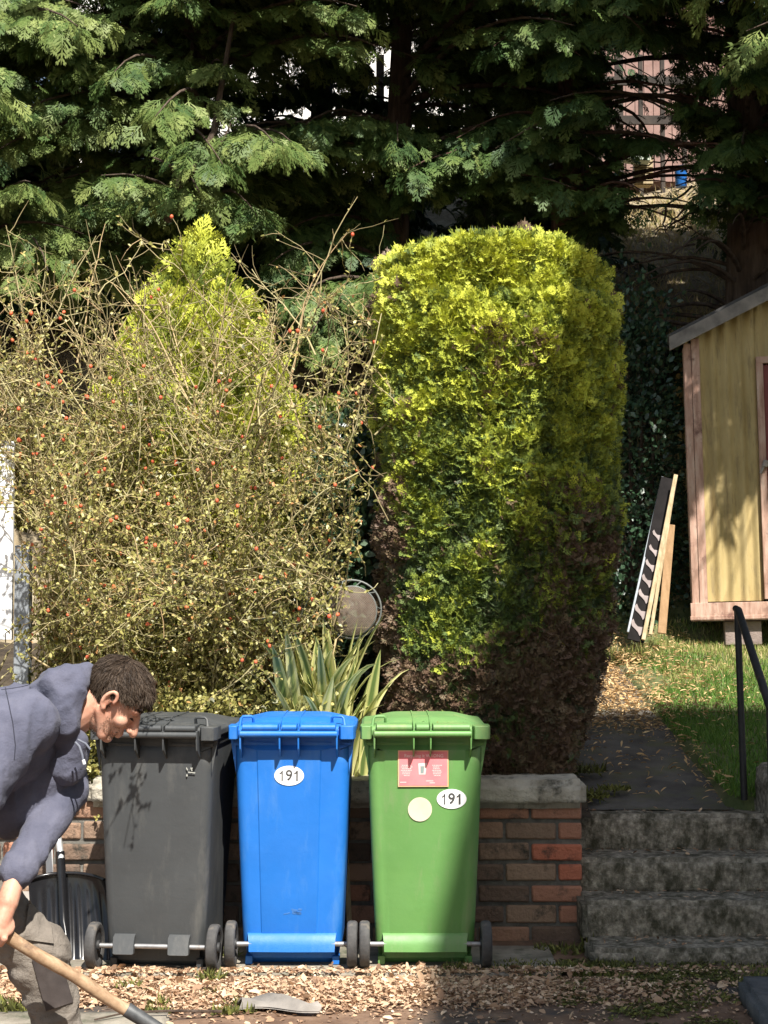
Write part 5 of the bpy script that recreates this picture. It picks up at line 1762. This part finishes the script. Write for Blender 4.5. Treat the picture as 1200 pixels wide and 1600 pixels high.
# ------------------------------------------------------------------ big conifers on the bank
def conifer(X, Y, label, height, zlow, nb, rmax, lit_gap=None, bark=mat_bark, mat=mat_conifer, dens=1.0, front_bias=.5, trunk_r=.14, lean_=(0, 0), sprays=30, cz=None, lo=False, group='dark conifers on the bank', rfun=None, seed=1, tshift=0.0):
    base = Vector((X, Y, ground_z(X, Y) - .15))
    root = empty('conifer', base, label, 'conifer', group)
    rg = np.random.default_rng(seed)
    mb = MB()
    pts, rad = [], []
    for k in range(14):
        u = k / 13
        pts.append(Vector((lean_[0] * u + .05 * math.sin(u * 7 + seed), lean_[1] * u + .05 * math.cos(u * 6 + seed), u * (height - .5))))
        rad.append(trunk_r * (1 - .9 * u) * (1 + .12 * math.sin(k * 2.3)) + (.06 if k == 0 else 0))
    mb.tube(pts, rad, 12)
    mb.build('trunk', bark, root)
    # boughs
    zb = zlow + (height - zlow) * rg.random(nb) ** 1.15
    az = np.where(rg.random(nb) < front_bias, -np.pi / 2 + rg.normal(size=nb) * .85, rg.random(nb) * 2 * np.pi)
    rel = (zb - zlow) / max(.1, height - zlow)
    L = rmax * (rfun(rel) if rfun else (.78 + .3 * np.sin(rel * 3.0)) * np.clip(1.25 - rel ** 3, .1, 1)) * (.7 + .45 * rg.random(nb))
    Kb = 9
    tpar = np.linspace(0, 1, Kb)
    up0 = .35 + .25 * rg.random(nb); dr0 = .42 + .25 * rg.random(nb)
    tx = np.interp(zb, [0, height], [0, lean_[0]]); ty = np.interp(zb, [0, height], [0, lean_[1]])
    wob = rg.normal(size=(nb, 1)) * .10
    azk = az[:, None] + wob * tpar[None, :] * 2
    PX = X + tx[:, None] + L[:, None] * tpar * np.cos(azk)
    PY_ = Y + ty[:, None] + L[:, None] * tpar * np.sin(azk)
    PZ = base.z + zb[:, None] + L[:, None] * (up0[:, None] * tpar - dr0[:, None] * tpar ** 2)
    BP = np.stack([PX, PY_, PZ], axis=2)
    BR = np.linspace(1, .12, Kb)[None, :] * (.010 + .010 * L[:, None])
    V, F = tubes_np(BP, BR, 5)
    o = cloud('boughs', [(V, F, np.full(len(V), .3))], bark, root, smooth=True)
    # secondary laterals carrying sprays
    ns = int(sprays * dens)
    i = np.repeat(np.arange(nb), ns)
    t = (.12 + .90 * rg.random(len(i)) ** .8).clip(0, .999) * (Kb - 1)
    k = t.astype(int); fr = (t - k)[:, None]
    c = BP[i, k] * (1 - fr) + BP[i, k + 1] * fr
    axd = nrm(BP[i, k + 1] - BP[i, k])
    lat = nrm(np.cross(axd, [0, 0, 1.0]))
    side = rg.choice([-1, 1], len(i))
    off_ = np.abs(rg.normal(size=len(i))) * .22 * (1.15 - t / Kb) * np.sqrt(L[i])
    c = c + lat * (side * off_)[:, None] + np.array([0, 0, -1.0]) * (off_ * .35 + .05 * rg.random(len(i)))[:, None]
    d = axd * .75 + lat * side[:, None] * .6 + rg.normal(size=c.shape) * .26 + np.array([0, 0, -.50])
    n_ = np.array([0, 0, 1.0]) + rg.normal(size=c.shape) * .35 + lat * side[:, None] * .2 + np.array([0, -.15, 0])
    if lit_gap is not None:
        kp = ~lit_gap(c)
        c, d, n_, i = c[kp], d[kp], n_[kp], i[kp]
    shedz = (c[:, 0] > 1.95) & (c[:, 1] > 8.5) & (c[:, 1] < 15.9) & (c[:, 2] < 4.75)
    c, d, n_, i = c[~shedz], d[~shedz], n_[~shedz], i[~shedz]
    qx, qy = proj(c)
    cut = (c[:, 0] > 1.9) & (c[:, 1] < 12.7) & ((c[:, 2] < 2.42 + 1.395 * (12.5 - c[:, 1]) + .25 * rg.normal(size=len(c)) ** 2) | ((qx < 1205) & (qy > 235)))  # crowns trimmed along the sun's slope to shape the shade line on the shed
    c, d, n_, i = c[~cut], d[~cut], n_[~cut], i[~cut]
    above = c[:, 2] > CAM_Z + .40 * c[:, 1]
    kp = ~above | (rg.random(len(c)) < .38)
    c, d, n_, i, above = c[kp], d[kp], n_[kp], i[kp], above[kp]
    bt = (rg.random(nb) * .30)[i]
    tt = np.clip(.30 + tshift + bt + .16 * rg.normal(size=len(c)), 0, 1)
    # young tips are paler
    sc = np.where(above, .36, .185) * (.65 + .6 * rg.random(len(c)))
    T = FR_CON_LO if lo else FR_CON + FR_CON_LO
    tm = rg.integers(0, len(T), len(c)) if lo else np.where(above, 3 + rg.integers(0, 2, len(c)), rg.integers(0, 3, len(c)))
    parts = []
    for q in range(len(T)):
        m_ = tm == q
        tv, tf = T[q]
        V, F = scatter(tv, tf, c[m_], d[m_], n_[m_], sc[m_])
        tip = np.tile(np.clip(tv[:, 1] * .22 - .08, -.08, .16), m_.sum())
        parts.append((V, F, np.clip(rep(tt[m_], len(tv)) + tip, 0, 1)))
    cloud('foliage', parts, mat, root)
    return root

def proj(c):
    """image position of points, used only to leave the see-through gaps the trees have"""
    cp, sp_ = math.cos(PITCH), math.sin(PITCH)
    y, z = c[:, 1], c[:, 2] - CAM_Z
    dep = y * cp + z * sp_; v = -y * sp_ + z * cp
    return 600 + FPX * c[:, 0] / dep, 800 - FPX * v / dep
# open spaces between the trees, in metres at their own depth
def gap(c):
    px, py = proj(c)
    g1 = (px > 572) & (px < 652) & (py > 62) & (py < 152)
    g2 = (px > 945) & (px < 1050) & (py > 60) & (py < 205)
    g3 = (px > 960) & (px < 1086) & (py > 222) & (py < 405)
    return (g1 | g2 | g3) & (RNG.random(len(px)) < .97)

def over(a, b):
    return lambda rel: np.interp(rel, [0, .22, .36, .6, .8, 1.0], [.85, .95, a, a, b, .25])
conifer(-3.55, 13.6, 'feathery conifer at the far left with pale sunlit boughs', 11.0, 2.5, 140, 2.1, gap, sprays=125, seed=2, tshift=.26, rfun=over(.95, .7))
conifer(-1.55, 14.0, 'feathery conifer with a dark forked limb behind the berry bush', 12.0, 2.5, 150, 2.2, gap, sprays=125, seed=3, tshift=.20, rfun=over(1.0, .8))
conifer(.15, 14.8, 'dark conifer behind the gap between berry bush and clipped conifer', 12.0, .8, 150, 2.2, gap, sprays=115, seed=4, tshift=.02, rfun=over(1.40, 1.0))
conifer(1.60, 14.6, 'conifer with a bare pale reddish lower trunk behind the clipped conifer', 12.0, 2.4, 150, 2.1, gap, bark=mat_bark_red, sprays=110, seed=5, trunk_r=.17, lean_=(.1, 0), tshift=.0, rfun=over(1.45, 1.0))
conifer(3.10, 14.2, 'darkest conifer towering right behind the shed roof', 9.2, .9, 170, 1.75, gap, sprays=110, seed=6, trunk_r=.24, tshift=-.04, rfun=over(1.9, 1.4))
conifer(5.2, 15.2, 'dark conifer at the far right behind the shed', 7.2, .8, 80, 2.2, gap, sprays=60, seed=7, lo=True)
conifer(4.1, 11.1, 'conifer overhanging the shed from beyond the right edge', 9.0, 4.4, 190, 2.0, gap, sprays=60, seed=8, tshift=.12, front_bias=.0, group='conifers beside the shed')
# second rank, further up the bank
for k, (x, y, lab_) in enumerate(((-5.0, 16.6, 'shaded conifer high on the bank at the far left'), (-3.3, 17.2, 'shaded conifer high on the bank behind the leftmost pale one'), (-1.9, 16.6, 'shaded conifer high on the bank behind the forked one'),
                                  (-.65, 17.3, 'shaded conifer high on the bank left of the white house gap'))):
    conifer(x, y, lab_, 9.0, .2, 150, 1.7, gap, mat=mat_conifer_far, sprays=80, seed=20 + k, lo=True, group='conifers higher up the bank')
conifer(.95, 17.0, 'shaded conifer high on the bank right of the white house gap', 9.0, .2, 120, 1.3, gap, mat=mat_conifer_far, sprays=80, seed=31, lo=True, group='conifers higher up the bank')
conifer(1.95, 17.8, 'shaded conifer high on the bank behind the reddish trunk', 9.0, .2, 110, 1.2, gap, mat=mat_conifer_far, sprays=80, seed=32, lo=True, group='conifers higher up the bank')
conifer(5.2, 17.0, 'shaded conifer high on the bank right of the timber hut', 6.0, .2, 110, 1.5, gap, mat=mat_conifer_far, sprays=80, seed=33, lo=True, group='conifers higher up the bank')
# the dark forked limb seen in front of the left conifers
fk = empty('dead_branch', at(300, 300, 12.7), 'dark bare forked limb hanging among the left conifer boughs', 'branch')
mb = MB()
def ip(*q): return local(fk, at(*q))
mb.tube([ip(262, 345, 12.9), ip(283, 282, 12.7), ip(312, 255, 12.6), ip(335, 205, 12.6), ip(343, 150, 12.7), ip(352, 100, 12.8), ip(366, 20, 12.9)], [.035, .034, .030, .026, .023, .02, .015], 8)
mb.tube([ip(300, 268, 12.62), ip(276, 272, 12.5), ip(262, 255, 12.4), ip(240, 246, 12.4)], [.024, .018, .012, .006], 7)
mb.tube([ip(318, 250, 12.6), ip(345, 225, 12.5), ip(362, 192, 12.5)], [.016, .011, .005], 6)
mb.build('limb', mat_bark, fk)
# bare twigs over the bright bank
bt_ = empty('bare_branches', at(1060, 300, 13.6), 'thin bare dead branches crossing in front of the sunlit bank', 'branch')
mb = MB()
def ip2(*q): return local(bt_, at(*q))
for q in (((1082, 292, 13.8), (1040, 322, 13.5), (1000, 326, 13.3)), ((1082, 318, 13.8), (1050, 345, 13.5), (1018, 362, 13.3)), ((1084, 330, 13.9), (1046, 352, 13.6), (1015, 372, 13.3)),
          ((1040, 322, 13.5), (1036, 352, 13.4), (1046, 372, 13.4), (1044, 398, 13.4)), ((1084, 245, 13.8), (1030, 252, 13.6), (985, 262, 13.4)),
          ((1084, 380, 13.8), (1040, 396, 13.5), (985, 408, 13.3)), ((1030, 150, 13.8), (985, 120, 13.7), (962, 95, 13.7)), ((1066, 140, 13.8), (1010, 155, 13.7), (960, 160, 13.7)), ((1060, 180, 13.9), (1000, 150, 13.8), (970, 175, 13.8)),
          ((880, 160, 13.8), (915, 165, 13.6), (940, 190, 13.5)), ((875, 218, 13.8), (905, 205, 13.6), (938, 212, 13.5)), ((870, 240, 13.8), (910, 232, 13.6), (930, 245, 13.5))):
    n_ = len(q); pts = []
    for a_, b_ in zip(q[:-1], q[1:]):
        for j in range(5):
            u = j / 5; p = ip2(*[a_[m] + (b_[m] - a_[m]) * u for m in range(3)]); pts.append(p + Vector((RNG.normal(), 0, RNG.normal())) * .008)
    pts.append(ip2(*q[-1]))
    mb.tube(pts, [.011 * (1 - .75 * k / len(pts)) for k in range(len(pts))], 5)
mb.build('twigs', mat_bark, bt_)

# ------------------------------------------------------------------ things at the top of the bank
mat_render = M('white_render', [(.78, .76, .72), (.84, .83, .80)], scale=2, rough=.9)
mat_hut = M('red_brown_boards', [(.22, .13, .11), (.34, .22, .19)], scale=4, rough=.85, bump=.3, bscale=30, dirt=(.22, .12, .09), dscale=5, dpos=(.55, .7))
mat_slate = M('roof_slate', [(.07, .07, .075), (.12, .12, .125)], scale=6, rough=.8)
mat_glass = M('window_glass', [(.03, .04, .05), (.05, .06, .07)], rough=.08)
wh = empty('white_house', (-.6, 26.0, 6.7), 'white rendered house glimpsed between the dark conifers', 'house')
mb = MB()
w_, h_, d_ = 9.0, 5.4, 7.0
mb.box((0, d_ / 2, h_ / 2 - .3), (w_, d_, h_ + .6)); mb.prism([(-w_ / 2, 0, h_), (-w_ / 2, d_, h_), (-w_ / 2, d_ / 2, h_ + 2.2)], (w_, 0, 0)); mb.build('wall', mat_render, wh)
mb = MB()
for s_ in (0, 1):
    y0 = -.3 if s_ == 0 else d_ + .3
    mb.prism([(-w_ / 2 - .2, y0, h_ - .1), (-w_ / 2 - .2, d_ / 2, h_ + 2.32), (-w_ / 2 - .2, d_ / 2, h_ + 2.45), (-w_ / 2 - .2, y0, h_ + .05)], (w_ + .4, 0, 0))
mb.build('roof', mat_slate, wh)
for x in (-3.2, -1.2, 3.0):
    for z in (.9, 3.4):
        mb = MB(); mb.box((x, -.02, z + .6), (1.2, .06, 1.3)); wf = mb.build('window', mat_white, wh)
        mb = MB(); mb.box((x, -.045, z + .6), (1.04, .03, 1.14)); mb.build('pane', mat_glass, wf)
hut = empty('timber_hut', at(1018, 290, 21.4), 'red brown timber hut at the top of the bank', 'hut')
b0 = hut.location
mb = MB()
for k in range(16):
    mb.box((-.75 + .12 * k, 0, .95 + .1), (.112, .03, 2.0), Matrix.Rotation(RNG.normal() * .01, 3, 'Y'))
mb.box((.15, .9, .95), (1.8, 1.7, 1.9)); mb.build('wall', mat_hut, hut)
mb = MB()
for k in range(9):
    mb.box((.15, -.10 + .0 * k, 1.93 - .0 + .055 * k), (2.1, .03, .048), Matrix.Rotation(R(30), 3, 'X'))
mb.prism([(-.85, -.12, 1.95), (-.85, 2.0, 1.95), (-.85, .9, 2.75)], (2.0, 0, 0)); mb.build('roof', mat_hut, hut)
# rail fence
rf = empty('rail_fence', at(700, 165, 20.3), 'dark timber post and rail fence along the top of the bank', 'fence')
mat_darkwood = M('dark_timber', [(.03, .025, .022), (.07, .055, .045)], scale=7, rough=.9)
for px_ in range(560, 1100, 34):
    a = at(px_, 300, 20.3); mb = MB()
    big = px_ in (594, 628, 934, 968)
    mb.box(tuple(local(rf, Vector((a.x, 20.3, 7.3)))), (.10 if big else .05, .07, 1.9)); mb.build('post', mat_darkwood, rf, bevel=.004)
for zz in (at(600, 129, 20.3).z, at(600, 190, 20.3).z, at(600, 60, 20.3).z):
    a, b = at(540, 130, 20.24), at(1110, 130, 20.24)
    mb = MB(); mb.beam(local(rf, Vector((a.x, 20.24, zz))), local(rf, Vector((b.x, 20.24, zz))), .04, .11); mb.build('rail', mat_darkwood, rf, bevel=.004)
# crate, board and tub on the bank
cr = empty('wooden_crate', at(1004, 292, 19.4), 'pale slatted crate standing on the bank below the hut', 'crate')
mb = MB()
for k in range(5): mb.box((0, -.09, .04 + .065 * k), (.22, .014, .05))
mb.box((-.1, -.075, .17), (.02, .02, .34)); mb.box((.1, -.075, .17), (.02, .02, .34)); mb.box((0, .02, .16), (.20, .16, .30)); mb.build('slats', mat_pale, cr, bevel=.002)
mb = MB(); a, b = at(974, 247, 19.2), at(1014, 251, 19.2); mb.beam(a, b, .25, .06, up=(0, 0, 1)); o = mb.build('bench_top', M('pale_green_board', [(.45, .52, .42), (.55, .6, .5)], rough=.8), bevel=.004); tag(o, 'pale green board lying level above the slatted crate', 'board')
mb = MB(); c = at(1064, 292, 19.3)
prof = [(.055, 0), (.065, .02), (.075, .22), (.082, .225), (.082, .24), (.07, .24), (.062, .03)]
mb.loft([[Vector((c.x + r * math.cos(2 * math.pi * k / 20), 19.3 + r * math.sin(2 * math.pi * k / 20), c.z + z)) for k in range(20)] for r, z in prof], caps=True)
o = mb.build('blue_bucket', mat_blue); tag(o, 'small blue bucket on the bank beside the darkest conifer', 'bucket')
# dry grass on the bank
N = 12000
x = 1.2 + 3.0 * RNG.random(N); y = 13.2 + 6.8 * RNG.random(N)
P = np.stack([x, y, [hill(a, b) for a, b in zip(x, y)]], axis=1)
blades('bank_grass', P, .16 * (.4 + RNG.random(N)), .008 + .006 * RNG.random(N), np.clip(.82 + .15 * RNG.normal(size=N), 0, 1), mat_grass, lean_=.8, label='dry straw coloured grass on the sunlit bank', cat='dry grass')

# ------------------------------------------------------------------ the neighbour's house that throws the big shadow (right of and behind the camera)
NH = 11.0
def ray_at_z(p, z):
    t = (z - p.z) / S.z
    return p + S * t
pF = ray_at_z(at(905, 372, 7.95), NH)      # shadow corner on the clipped conifer
nb0 = empty('neighbour_house', (pF.x, pF.y + .42, 0), 'tall cream neighbour house casting shade over the steps', 'house')
mat_hbrick = M('house_render', [(.62, .58, .50), (.70, .66, .58)], scale=12, rough=.9, bump=.4, bscale=40)
mb = MB(); HW, HL = 7.0, 9.0
mb.box((HW / 2, -HL / 2, NH / 2), (HW, HL, NH)); mb.build('wall', mat_hbrick, nb0)
mb = MB(); mb.box((HW / 2 + .0, -HL / 2, NH + .02), (HW, HL, .05)); mb.build('roof', mat_slate, nb0)
for z in (1.2, 4.2, 7.2):
    for y in (-1.6, -4.4, -7.0):
        mb = MB(); mb.box((-.01, y, z + .7), (.06, 1.0, 1.4)); wf = mb.build('window', mat_white, nb0)
        mb = MB(); mb.box((-.03, y, z + .7), (.04, .86, 1.26)); mb.build('pane', mat_glass, wf)
